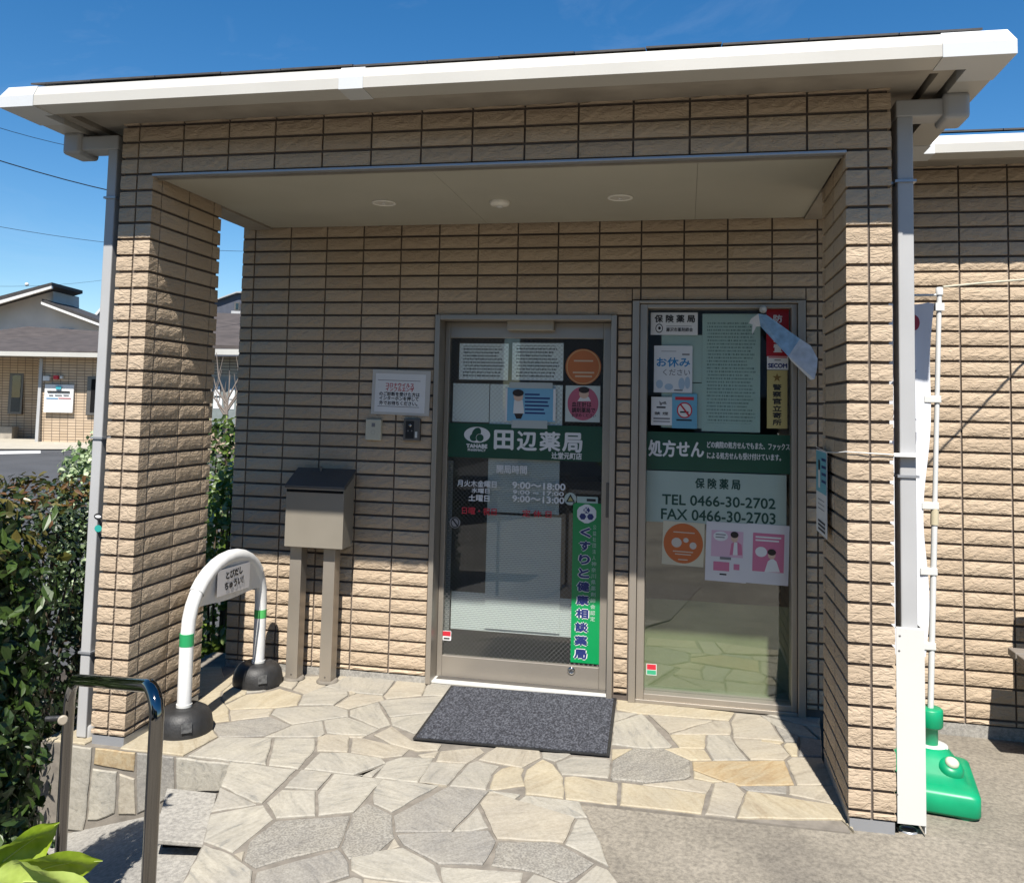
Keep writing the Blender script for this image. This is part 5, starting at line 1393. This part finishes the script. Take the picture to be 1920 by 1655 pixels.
for body, px_, py_, s_ in (('ク', 1716, 706, 26), ('ス', 1716, 770, 26), ('リ', 1716, 830, 26)):
    pp = on_y(px_, py_, py0 - .035); obj('lettering', text_mesh(body, (pp.x - .045, py0 - .037, pp.z), .10, .10, bold=.004), flat('banner_ink', (.10, .11, .16), .7), cl)
pp = on_y(1722, 605, py0 - .035); m = MB(); disc(m, (pp.x - .02, py0 - .037, pp.z), .025, ry=.035); m.build('emblem', flat('banner_red', (.45, .05, .08), .7), cl)
cord = MB().tube([on_y(1768, 538, .45) + Vector((0, 0, -.0)), on_y(1840, 531, .60), on_y(1925, 524, .8), on_y(2010, 513, 1.0)], .005, 8)
tag(cord.build('cord', simple('cream_cord', (.62, .57, .44), .7)), 'cream cord tied from the banner pole top off to the right', 'cord')

# ---- bench whose end shows at the right edge
ben = thing('bench', 'grey bench against the tiled wall at the right edge of the picture', 'bench', (4.75, .95, -.05))
gm = simple('bench_wood', (.24, .21, .18), .6, var=.15, stretch=(1, 8, 8))
for k in range(3): MB().box((4.115, .70 + k * .115, .40), (5.5, .70 + k * .115 + .10, .435)).build('seat_slat', gm, ben, .004)
for k in range(2): MB().box((4.27, 1.06 + .02 * k, .50 + k * .12), (5.5, 1.085 + .02 * k, .60 + k * .12)).build('back_slat', gm, ben, .004)
for xv in (4.22, 5.35):
    MB().box((xv, .72, -.05), (xv + .05, .77, .399)).build('leg', 'alu_dark', ben); MB().box((xv, .99, -.05), (xv + .05, 1.055, .75)).build('leg', 'alu_dark', ben)

# strip of faded green tape on the forecourt
a, b3, c4, d4 = [on_plane(x, y, ZF - .0105, SL) for x, y in ((1302, 1519), (1506, 1545), (1505, 1550), (1301, 1524))]
tp = MB().add([Vector((v.x, v.y, zfore(v.x, v.y) + .0035)) for v in (a, b3, c4, d4)], [(0, 1, 2, 3)]).build('tape_strip', simple('faded_green_tape', (.20, .27, .22), .7, var=.25, scale=15))
tag(tp, 'strip of faded green tape stuck on the concrete before the right pillar', 'tape')

# ================================================================== HANDRAIL
rl = thing('handrail', 'chrome tubular handrail loop standing at the left of the path', 'handrail', (1.2, -1.7, -.12))
A = far(286, 1500, 1.80); B_ = far(119, 1500, 2.34); rr = .0150
ztA = far(299, 1291, 1.80).z; ztB = far(127, 1278, 2.34).z
pa = Vector((A.x, A.y, ZF + SL * A.y - .01)); pb = Vector((B_.x, B_.y, zramp(B_.x) - .03))
ta = Vector((A.x, A.y, ztA)); tb = Vector((B_.x, B_.y, ztB))
dirv = (tb - ta).normalized(); cr = .070
path_r = [pa, ta - Vector((0, 0, cr))]
for k in range(1, 9):
    t = k / 8; a_ = t * math.pi / 2
    path_r.append(ta - Vector((0, 0, cr)) + Vector((0, 0, cr * math.sin(a_))) + dirv * cr * (1 - math.cos(a_)))
path_r.append(tb - dirv * cr)
for k in range(1, 9):
    a_ = k / 8 * math.pi / 2
    path_r.append(tb - dirv * cr + dirv * cr * math.sin(a_) - Vector((0, 0, cr * (1 - math.cos(a_)))))
path_r.append(pb)
MB().tube(path_r, rr, 24).build('rail', flat('dark_polished_steel', (.22, .21, .20), .07, metal=1.0), rl)
jp = far(121, 1345, 2.34); side = -RT2
MB().tube([jp, jp + side * .050 + Vector((0, 0, -.004))], .007, 12).build('side_bracket', 'rubber', rl)
MB().lathe([(.013, 0), (.013, .004), (.010, .006)], jp + FW2 * -.016 + RT2 * .004, 20, -FW2 + RT2 * .5).build('end_cap', simple('cap_tan', (.42, .36, .28), .45), rl)
for v in (pa, pb): MB().lathe([(.045, 0), (.045, .006), (.024, .012)], v, 24).build('floor_flange', 'chrome', rl)

# ================================================================== PLANTS
import numpy as np
def leaves(name, mats, parent, centres, normals, size, aspect, seed, jitter=.35, fold=.25, midx=None):
    """many folded leaf blades, each two quads, in one mesh"""
    rs = np.random.RandomState(seed); n = len(centres)
    ax = rs.normal(size=(n, 3)); nz = normals + rs.normal(size=(n, 3)) * jitter
    nz /= np.linalg.norm(nz, axis=1)[:, None]
    ax -= nz * (ax * nz).sum(1)[:, None]; ax /= np.linalg.norm(ax, axis=1)[:, None]
    sd = np.cross(nz, ax)
    L = size * rs.uniform(.65, 1.25, n)[:, None]; W = L * aspect * rs.uniform(.8, 1.2, n)[:, None] / 2
    dn = nz * (W * fold); dr = nz * (L * rs.uniform(-.05, .25, n)[:, None])
    P0 = centres; P1 = centres + ax * L * .45; P2 = centres + ax * L - dr
    A1 = centres + ax * L * .22 + sd * W * .75 + dn * .6; A2 = centres + ax * L * .62 + sd * W + dn - dr * .3
    B1 = centres + ax * L * .22 - sd * W * .75 + dn * .6; B2 = centres + ax * L * .62 - sd * W + dn - dr * .3
    V = np.stack([P0, A1, A2, P2, B2, B1, P1], 1).reshape(-1, 3)
    b = (np.arange(n) * 7)[:, None]
    F = np.concatenate([b + np.array([[0, 6, 2, 1]]), b + np.array([[6, 3, 2, 2]])[:, :4], b + np.array([[0, 5, 4, 6]]), b + np.array([[6, 4, 3, 3]])], 1).reshape(-1, 4)
    me = bpy.data.meshes.new(name)
    faces = [tuple(f[:3]) if f[2] == f[3] else tuple(f) for f in F.tolist()]
    me.from_pydata(V.tolist(), [], faces)
    o = obj(name, me, mats, parent)
    if midx is not None:
        me.polygons.foreach_set('material_index', np.repeat(midx, 4).astype(np.int32)); 
    me.update(); o['kind'] = 'stuff'
    return o
def shell_points(n, c, r, seed, power=4.0, depth=.28, lumps=.10):
    """points near the surface of a rounded box (superellipsoid), denser outside, with lumps"""
    rs = np.random.RandomState(seed); c = np.array(c); r = np.array(r)
    d = rs.normal(size=(n, 3)); d /= np.linalg.norm(d, axis=1)[:, None]
    k = (np.abs(d) ** power).sum(1) ** (-1 / power)
    lump = 1 + lumps * np.sin(d[:, 0] * 9 + seed) * np.sin(d[:, 1] * 8 + 1.3 * seed) + lumps * .7 * np.sin(d[:, 2] * 13 + seed * 2.1)
    f = 1 - depth * rs.uniform(0, 1, n) ** 1.6
    p = c + d * (k * lump * f)[:, None] * r
    nn = d / r; nn /= np.linalg.norm(nn, axis=1)[:, None]; nn[:, 2] += .35
    return p, nn / np.linalg.norm(nn, axis=1)[:, None]
def stems(parent, base, top_r, h, n, seed, r0=.012, name='stem', mat=None):
    rs = random.Random(seed); b = Vector(base); mat = mat or simple(name + '_bark_%d' % seed, (.10, .075, .05), .9, var=.3, scale=20)
    for i in range(n):
        a = rs.uniform(0, 6.28); q = Vector((math.cos(a) * top_r[0], math.sin(a) * top_r[1], 0)) * rs.uniform(.2, .9)
        p1 = b + q * .25 + Vector((0, 0, 0)); p2 = b + q * .6 + Vector((rs.uniform(-.03, .03), rs.uniform(-.03, .03), h * .5)); p3 = b + q + Vector((0, 0, h * rs.uniform(.75, .95)))
        MB().tube([p1, p2, p3], [r0, r0 * .75, r0 * .35], 7).build(name, mat, parent)
MT['leaf_laurel'] = leaf_material('laurel_leaf', (.016, .036, .008), (.052, .090, .016), .44, .2)
MT['leaf_dark'] = leaf_material('dark_leaf', (.010, .022, .008), (.034, .055, .016), .42, .15)
MT['leaf_red'] = leaf_material('young_red_leaf', (.09, .035, .018), (.17, .095, .03), .35, .3)
MT['leaf_bronze'] = leaf_material('bronze_leaf', (.065, .065, .014), (.15, .125, .035), .35, .3)
MT['leaf_varieg'] = leaf_material('variegated_leaf', (.06, .13, .02), (.52, .60, .38), .4, .3)
MT['leaf_bright'] = leaf_material('bright_leaf', (.06, .12, .015), (.20, .28, .05), .4, .35)
bed = MB().prism([(-3.2, -1.7, -.435), (-.325, -.6, -.435), (-.325, 1.45, -.40), (-.12, 1.5, -.30), (-.12, 6, -.30), (-3.2, 6, -.42)], (0, 0, -.2))
structure(bed.build('planting_bed', 'soil'))

# tall glossy shrub at the left picture edge
sh1 = thing('shrub', 'tall glossy green shrub at the left picture edge behind the handrail', 'shrub', (.40, -1.23, -.42))
p1, n1 = shell_points(8000, (.40, -1.23, .38), (.20, .20, .84), 3, 3.0, .6, .08)
mi = (np.random.RandomState(1).uniform(size=8000) < .05).astype(int) * 2 + ((p1[:, 2] > 1.0) & (np.random.RandomState(2).uniform(size=8000) < .35)).astype(int)
leaves('foliage', ['leaf_laurel', 'leaf_bronze', 'leaf_dark', 'leaf_dark'], sh1, p1, n1, .050, .46, 4, .55, midx=np.clip(mi, 0, 3))
stems(sh1, (.40, -1.23, -.42), (.12, .12), 1.35, 9, 5)
# clipped red-tipped hedge beside the pillar
hd = thing('hedge', 'clipped dark hedge with reddish young leaves left of the porch pillar', 'hedge', (-.62, .35, -.42))
N2 = 11000
p2, n2 = shell_points(N2, (-.66, .25, .34), (.42, .86, .76), 8, 7.0, .45, .05)
keep = ~((p2[:, 0] > -.215) & (p2[:, 1] < .2)); p2, n2 = p2[keep], n2[keep]; N2 = len(p2)
rs = np.random.RandomState(9); u = rs.uniform(size=N2)
mi = np.where((p2[:, 2] > .98) & (u < .62), np.where(u < .30, 1, 2), np.where(u < .025, 1, 0))
leaves('foliage', ['leaf_dark', 'leaf_red', 'leaf_bronze'], hd, p2, n2, .048, .42, 10, .5, midx=mi)
stems(hd, (-.66, .25, -.42), (.34, .75), 1.35, 16, 11)
# variegated bush behind the pillar
q = far(186, 945, 7.2); vb = thing('bush', 'pale variegated bush rising beyond the hedge beside the left downpipe', 'bush', (q.x, q.y, -.36))
p3, n3 = shell_points(3000, (q.x, q.y, .42), (.30, .42, .82), 21, 2.3, .3, .08)
leaves('foliage', ['leaf_varieg'], vb, p3, n3, .060, .6, 22, .6); stems(vb, (q.x, q.y, -.36), (.2, .3), 1.3, 6, 23)
# bushes seen through the gap between pillar and wall
for i, (px_, py_, dd, rx, top, mats, lab) in enumerate(((415, 1000, 6.0, .34, 1.02, ['leaf_bright', 'leaf_varieg'], 'sunlit yellow green bush seen through the gap beside the left pillar'), (420, 860, 8.6, .42, 1.38, ['leaf_laurel', 'leaf_bright'], 'darker round bush behind the sunlit one in the porch gap'))):
    q = far(px_, py_, dd); zb = -.34
    bs = thing('bush', lab, 'bush', (q.x, q.y, zb))
    cz = (top + zb) / 2; p4, n4 = shell_points(2200, (q.x, q.y, cz), (rx, rx, (top - zb) / 2), 31 + i, 2.6, .35, .1)
    leaves('foliage', mats, bs, p4, n4, .065, .55, 33 + i, .6, midx=(np.random.RandomState(i).uniform(size=2200) < .3).astype(int)); stems(bs, (q.x, q.y, zb), (rx * .7, rx * .7), (top - zb), 7, 35 + i)
# bare pale twigs in the gap
q = far(424, 800, 10.5); tw = thing('bare_shrub', 'bare pale twigs of a small tree seen through the porch gap', 'shrub', (q.x, q.y, -.3))
bark = simple('pale_bark', (.24, .20, .17), .85, var=.1); rt = random.Random(4)
MB().tube([(q.x, q.y, -.3), (q.x + .02, q.y, .7), (q.x, q.y, 1.45)], [.03, .024, .016], 8).build('trunk', bark, tw)
for k in range(9):
    a = Vector((q.x, q.y, 1.30 + .03 * k)); s_ = rt.uniform(-1, 1); e = a + RT2 * s_ * .28 + Vector((0, 0, rt.uniform(.30, .62))); mdl = a.lerp(e, .5) + RT2 * s_ * .07
    MB().tube([a, mdl, e], [.013, .009, .004], 6).build('branch', bark, tw)
    MB().tube([mdl, mdl + RT2 * s_ * -.08 + Vector((0, 0, .25))], [.007, .003], 5).build('branch', bark, tw)

# broad bright leaves close to the camera
def broad_leaf(parent, base, tip, side, width, mat, arch=.12, fold=.25, n=14, skew=0.0):
    base, tip, side = Vector(base), Vector(tip), Vector(side)
    ax = tip - base; L = ax.length; a = ax / L; s = (side - a * side.dot(a)).normalized(); nn = a.cross(s)
    V = []; F = []; M = 8
    for i in range(n + 1):
        t = i / n; w = width * (math.sin(math.pi * min(1, t ** .85)) ** .75) * (1 - .15 * t)
        if t > .9: w *= (1 - t) / .1 * .75 + .25 * (1 - t) / .1
        mid = base + a * (L * t) + nn * (arch * L * math.sin(math.pi * t)) + s * (skew * L * math.sin(math.pi * t))
        for j in range(M + 1):
            v = j / M * 2 - 1
            V.append(mid + s * (w * v) + nn * (fold * w * (abs(v) ** 1.3) + .010 * w / max(width, .01) * math.sin(9 * t + 3 * v)))
    for i in range(n):
        for j in range(M): F.append((i * (M + 1) + j, i * (M + 1) + j + 1, (i + 1) * (M + 1) + j + 1, (i + 1) * (M + 1) + j))
    o = MB().add(V, F, True).build('leaf', mat, parent)
    rib = [base + a * (L * i / n) + nn * (arch * L * math.sin(math.pi * i / n) + .0012) + s * (skew * L * math.sin(math.pi * i / n)) for i in range(n + 1)]
    MB().tube(rib, [.0016 * (1 - .8 * i / n) for i in range(n + 1)], 6).build('midrib', MT['leaf_rib'], o)
    return o
def fresh_leaf(name, c1, c2):
    m, n, l, b = new_mat(name)
    g = n.new('ShaderNodeNewGeometry'); t = n.new('ShaderNodeTexNoise'); t.inputs['Scale'].default_value = 70; t.inputs['Detail'].default_value = 5; l.new(g.outputs['Position'], t.inputs['Vector'])
    r = ramp(n, [(.3, c1), (.7, c2)]); l.new(t.outputs['Fac'], r.inputs[0]); l.new(r.outputs[0], b.inputs['Base Color']); b.inputs['Roughness'].default_value = .38
    tr = n.new('ShaderNodeBsdfTranslucent'); l.new(r.outputs[0], tr.inputs[0]); ms = n.new('ShaderNodeMixShader'); ms.inputs[0].default_value = .35
    l.new(b.outputs[0], ms.inputs[1]); l.new(tr.outputs[0], ms.inputs[2]); l.new(ms.outputs[0], n['Material Output'].inputs[0])
    bp = n.new('ShaderNodeBump'); bp.inputs['Strength'].default_value = .25; bp.inputs['Distance'].default_value = .001; l.new(t.outputs['Fac'], bp.inputs['Height']); l.new(bp.outputs[0], b.inputs['Normal'])
    return m
MT['leaf_rib'] = flat('leaf_rib', (.42, .50, .14), .5)
fresh1 = fresh_leaf('fresh_leaf', (.20, .30, .012), (.30, .40, .03)); fresh2 = fresh_leaf('pale_fresh_leaf', (.34, .44, .08), (.44, .54, .14))
st0 = far(-60, 1720, 1.02)
fl = thing('leafy_plant', 'plant with broad bright green leaves in the lower left corner close to the camera', 'plant', (st0.x, st0.y, -.45))
MB().tube([(st0.x, st0.y, -.45), (st0.x - .02, st0.y, .3), st0], [.012, .010, .005], 10).build('stem', simple('green_stem', (.12, .16, .04), .6), fl)
toc = -FWD + UP * .35
broad_leaf(fl, far(-45, 1655, 1.03), far(112, 1540, 1.06), UP + RIGHT * .2 - FWD * .25, .034, fresh1, -.05, .35)
broad_leaf(fl, far(-25, 1690, 1.0), far(193, 1612, 1.02), UP - FWD * .35, .040, fresh1, -.05, .3, skew=.10)
broad_leaf(fl, far(-20, 1655, .98), far(188, 1672, .95), UP - FWD * .25 - RIGHT * .1, .030, fresh2, -.02, .10, skew=.04)
broad_leaf(fl, far(-70, 1700, 1.02), far(-190, 1600, 1.0), UP - FWD * .3, .03, fresh1, -.05, .4)
for q in (far(-45, 1655, 1.03), far(-25, 1690, 1.0), far(-25, 1690, .98), far(-70, 1700, 1.02)):
    MB().tube([st0, q], .0022, 6).build('leaf_stalk', MT['leaf_rib'], fl)

# ================================================================== BACKGROUND
def fbox(name, r, d, depth, mat, parent, front=0.0):
    """box facing the camera whose front covers a pixel rectangle at distance d"""
    x0, y0, x1, y1 = r; c = far((x0 + x1) / 2, (y0 + y1) / 2, d); w = (x1 - x0) / FPX * d / 2; h = (y1 - y0) / FPX * d / 2
    return MB().obox(c + FW2 * (depth / 2 - front), RT2 * w, FW2 * depth / 2, Vector((0, 0, h))).build(name, mat, parent)
def fprism(name, pts, d, depth, mat, parent, front=0.0):
    return MB().prism([far(x, y, d) - FW2 * front for x, y in pts], FW2 * depth).build(name, mat, parent)
def brick_wall_material(name, c1, c2, mortar):
    m, n, l, b = new_mat(name)
    g = n.new('ShaderNodeNewGeometry'); d1 = n.new('ShaderNodeVectorMath'); d1.operation = 'DOT_PRODUCT'; d1.inputs[1].default_value = RT2; l.new(g.outputs['Position'], d1.inputs[0])
    sp = n.new('ShaderNodeSeparateXYZ'); l.new(g.outputs['Position'], sp.inputs[0]); cb = n.new('ShaderNodeCombineXYZ'); l.new(d1.outputs['Value'], cb.inputs[0]); l.new(sp.outputs[2], cb.inputs[1])
    t = n.new('ShaderNodeTexBrick'); t.offset = 0; t.inputs['Scale'].default_value = 1; t.inputs['Brick Width'].default_value = .26; t.inputs['Row Height'].default_value = .09; t.inputs['Mortar Size'].default_value = .008
    t.inputs['Color1'].default_value = (*c1, 1); t.inputs['Color2'].default_value = (*c2, 1); t.inputs['Mortar'].default_value = (*mortar, 1); l.new(cb.outputs[0], t.inputs['Vector']); l.new(t.outputs[0], b.inputs['Base Color']); b.inputs['Roughness'].default_value = .85
    bp = n.new('ShaderNodeBump'); bp.inputs['Distance'].default_value = .01; bp.invert = True; l.new(t.outputs['Fac'], bp.inputs['Height']); l.new(bp.outputs[0], b.inputs['Normal'])
    return m
MT['far_tile'] = brick_wall_material('far_tiles', (.42, .32, .22), (.49, .38, .27), (.12, .09, .07))
MT['stucco'] = simple('grey_stucco', (.64, .64, .61), .9, var=.08, scale=1.5)
MT['far_roof'] = simple('brown_shingle', (.075, .062, .058), .9, var=.3, scale=3, stretch=(1, 1, 6))
MT['far_glass'] = glass_material('far_window_glass', (.5, .55, .55), False, 2.0)
MT['navy_wall'] = simple('dark_grey_cladding', (.085, .095, .125), .7, var=.1)
DC = 28.0
gz = land_z(28)
apron = [far(x, 0, 0) for x in ()]
a0, a1, a2, a3 = land_px(-400, 842), land_px(720, 846), land_px(720, 822), land_px(-400, 822)
structure(MB().add([Vector((v.x, v.y, v.z + .03)) for v in (a0, a1, a2, a3)], [(0, 1, 2, 3)]).build('pavement', 'apron'))
cl_ = thing('clinic', 'low tiled clinic with a brown hipped roof across the car park', 'building', far(100, 828, DC))
fprism('wall', [(72, 840), (72, 664), (240, 664), (240, 840)], DC, 7, 'far_tile', cl_)
fprism('wall', [(-260, 840), (-260, 664), (72, 664), (72, 840)], DC + 1.6, 6, 'far_tile', cl_)
MB().prism([far(-280, 664, DC - .6), far(205, 666, DC - .6), far(205, 628, DC + 3.4), far(50, 618, DC + 3.4), far(-60, 640, DC + 2)], Vector((0, 0, .12))).build('roof', 'far_roof', cl_)
MB().prism([far(-280, 663, DC - .6), far(205, 667, DC - .6), far(205, 666, DC + 1.8), far(-280, 662, DC + 1.8)], Vector((0, 0, -.06))).build('soffit', 'soffit', cl_)
MB().obox(far(-40, 662, DC - .66), RT2 * 4.25 + Vector((0, 0, .02)), FW2 * .06, Vector((0, 0, .07))).build('gutter', 'gutter', cl_)
MB().obox(far(74, 750, DC - .08), RT2 * .05, FW2 * .04, Vector((0, 0, 1.36))).build('downpipe', 'pipe', cl_)
w_ = fbox('window', (164, 706, 196, 778), DC, .1, 'alu_dark', cl_, .06); fbox('pane', (172, 711, 200, 773), DC, .02, 'dark', w_, .075)
w_ = fbox('door', (18, 700, 44, 776), DC + 1.6, .1, 'alu_dark', cl_, .06); fbox('pane', (24, 704, 40, 772), DC + 1.6, .02, 'far_glass', w_, .075)
sg = fbox('clinic_sign', (86, 721, 140, 773), DC, .06, 'paper', None, .10); tag(sg, 'square white clinic sign board on the far tiled wall', 'sign')
for r, mt in (((108, 724, 118, 730), flat('sign_teal', (.05, .35, .42))), ((92, 733, 134, 736), 'ink'), ((95, 740, 103, 742), grey_ink), ((106, 740, 119, 742), grey_ink), ((122, 740, 132, 742), grey_ink), ((90, 746, 112, 747.5), blue), ((113, 746, 136, 747.5), flat('sign_red', (.5, .08, .1))), ((98, 759, 128, 762), grey_ink), ((105, 766, 110, 770), grey_ink), ((125, 766, 130, 770), grey_ink)):
    fbox('printed_mark', r, DC, .01, mt, sg, .115)
fbox('wall_lamp', (84, 705, 96, 714), DC, .1, 'white_paint', cl_, .12); fbox('alarm_bell', (103, 704, 111, 711), DC, .1, 'redink', cl_, .10); fbox('wall_lamp', (115, 705, 120, 710), DC, .1, 'plastic_white', cl_, .10)
pt = fbox('planter', (-2, 800, 22, 826), DC + .9, .4, 'soffit', None); tag(pt, 'boxy planter by the far clinic door', 'planter')
# clinic wing in the gap
cw = thing('clinic_wing', 'tiled clinic wing with brown roof seen through the porch gap', 'building', far(425, 828, 25))
fprism('wall', [(330, 850), (330, 668), (520, 668), (520, 850)], 25, 5, 'far_tile', cw)
MB().prism([far(330, 652, 24.4), far(520, 656, 24.4), far(520, 596, 28), far(330, 590, 28)], Vector((0, 0, .1))).build('roof', 'far_roof', cw)
MB().obox(far(425, 660, 24.35), RT2 * 1.5 + Vector((0, 0, .02)), FW2 * .06, Vector((0, 0, .08))).build('gutter', 'gutter', cw)
w_ = fbox('window', (398, 706, 446, 800), 25, .1, 'soffit', cw, .06)
for r in ((400, 712, 422, 796), (426, 712, 444, 796)): fbox('pane', r, 25, .02, simple('frosted_pane', (.24, .27, .26), .3, var=.1), w_, .075)
for r in ((404, 724, 414, 742), (402, 746, 418, 766), (432, 728, 442, 748), (430, 750, 441, 767)): fbox('paper', r, 25, .01, 'paper', w_, .09)
# stuccoed house with two single-pitch roofs
h1 = thing('house', 'pale stuccoed house with two opposed sloping roofs behind the clinic', 'house', far(60, 760, 37))
fprism('wall', [(-140, 760), (-140, 622), (0, 574), (100, 545), (100, 578), (195, 616), (290, 648), (290, 760)], 37, 2.2, 'stucco', h1)
fprism('roof', [(-160, 608), (118, 535), (118, 541), (-160, 620)], 37, 2.6, 'slate', h1, .9); fprism('roof_edge', [(-160, 620), (118, 541.5), (118, 546), (-160, 628)], 37, .12, 'white_paint', h1, .92)
fprism('roof', [(95, 564), (300, 640), (300, 646), (95, 569)], 37, 2.4, 'slate', h1, .7); fprism('roof_edge', [(94, 569.5), (300, 646.5), (300, 651), (94, 574)], 37, .12, 'white_paint', h1, .72)
for x in (113, 131):
    p = far(x, 622, 36.9); MB().lathe([(.14, 0), (.14, .12), (.08, .16)], p, 16, -FW2 + Vector((0, 0, -.3))).build('vent_cap', 'white_paint', h1)
h2 = thing('house', 'gabled house with a white roof edge just left of the downpipe', 'house', far(210, 700, 48))
fprism('wall', [(178, 760), (178, 604), (204, 574), (260, 600), (260, 760)], 48, 8, 'navy_wall', h2); fprism('roof_edge', [(172, 606), (204, 569), (262, 597), (262, 602), (204, 575), (176, 609)], 48, 8, 'white_paint', h2, .5)
h3 = thing('house', 'dark grey modern house with small windows seen through the porch gap', 'house', far(430, 760, 40))
fprism('wall', [(360, 760), (360, 572), (412, 561), (446, 549), (560, 549), (560, 760)], 40, 8, 'navy_wall', h3); fprism('roof_edge', [(360, 571), (412, 560), (446, 547.5), (560, 547.5), (560, 549.5), (446, 550), (412, 562), (360, 573)], 40, .3, 'pipe', h3, .2)
w_ = fbox('window', (440, 567, 450, 582), 40, .1, 'alu_dark', h3, .06); fbox('pane', (443, 569, 448, 580), 40, .02, 'far_glass', w_, .08)
w_ = fbox('window', (438, 590, 470, 628), 40, .1, 'dark', h3, .06); fbox('lintel', (436, 584, 470, 591), 40, .2, 'pipe', h3, .2); fbox('wall_lamp', (419, 598, 423, 606), 40, .1, 'dark', h3, .12)
# road markings and white lines
for pts in (((-60, 853), (76, 850), (76, 845), (-60, 847)), ((396, 908), (470, 906), (470, 902), (396, 904)), ((396, 926), (470, 924), (470, 918), (396, 920))):
    q4 = [land_px(*p) for p in pts]; o = MB().add([Vector((v.x, v.y, v.z + .006)) for v in q4], [(0, 1, 2, 3)]).build('road_marking', 'white_paint'); structure(o)
# overhead wires
wm = flat('wire_black', (.02, .025, .035), .6)
for i, (a, b4, rr_, lab) in enumerate((((-160, 188), (300, 300), .008, 'thin upper overhead wire left of the roof corner'), ((-160, 250), (420, 396), .015, 'thickest overhead wire crossing the sky left of the porch'), ((-160, 396), (480, 472), .006, 'thin overhead wire crossing low in the left sky'), ((-160, 532), (300, 508), .0035, 'faint nearly level wire just above the far rooftops'))):
    pa_, pb_ = far(*a, 19), far(*b4, 25); pts = [pa_.lerp(pb_, t / 12) - Vector((0, 0, .22 * math.sin(math.pi * t / 12))) for t in range(13)]
    tag(MB().tube(pts, rr_, 6).build('overhead_wire', wm), lab, 'wire')
p = far(51, 523, 21.5); tag(MB().lathe([(.0, -.05), (.04, -.03), (.05, 0), (.04, .03), (.0, .05)], p - Vector((0, 0, .14)), 12).build('wire_marker', 'white_paint'), 'small white ball marker on the faint level wire', 'marker')
# houses on the other side of the street, behind the photographer (seen only mirrored in the glass)
for i, (x, w, h, colr) in enumerate(((-9, 9, 6.2, (.30, .28, .25)), (2.5, 10, 5.6, (.22, .22, .23)), (14.5, 10, 6.6, (.34, .30, .25)))):
    hh = thing('house', ('left', 'middle', 'right')[i] + ' one of three shaded houses across the street mirrored in the glass', 'house', (x, -20, -.5))
    MB().box((x - w / 2, -27, -.5), (x + w / 2, -20, h)).build('wall', simple('opposite_wall_%d' % i, colr, .9, var=.08), hh)
    MB().prism([(x - w / 2 - .5, -19.4, h), (x + w / 2 + .5, -19.4, h), (x + w / 2 + .5, -23.5, h + 1.9), (x - w / 2 - .5, -23.5, h + 1.9)], (0, 0, .15)).build('roof', 'far_roof', hh)
    for k in range(3):
        wf = MB().box((x - w / 2 + 1 + k * 2.8, -20.0, .6), (x - w / 2 + 2.6 + k * 2.8, -19.92, 2.0)).build('window', 'alu_dark', hh)
        MB().box((x - w / 2 + 1.08 + k * 2.8, -19.92, .68), (x - w / 2 + 2.52 + k * 2.8, -19.90, 1.92)).build('pane', 'dark', wf)
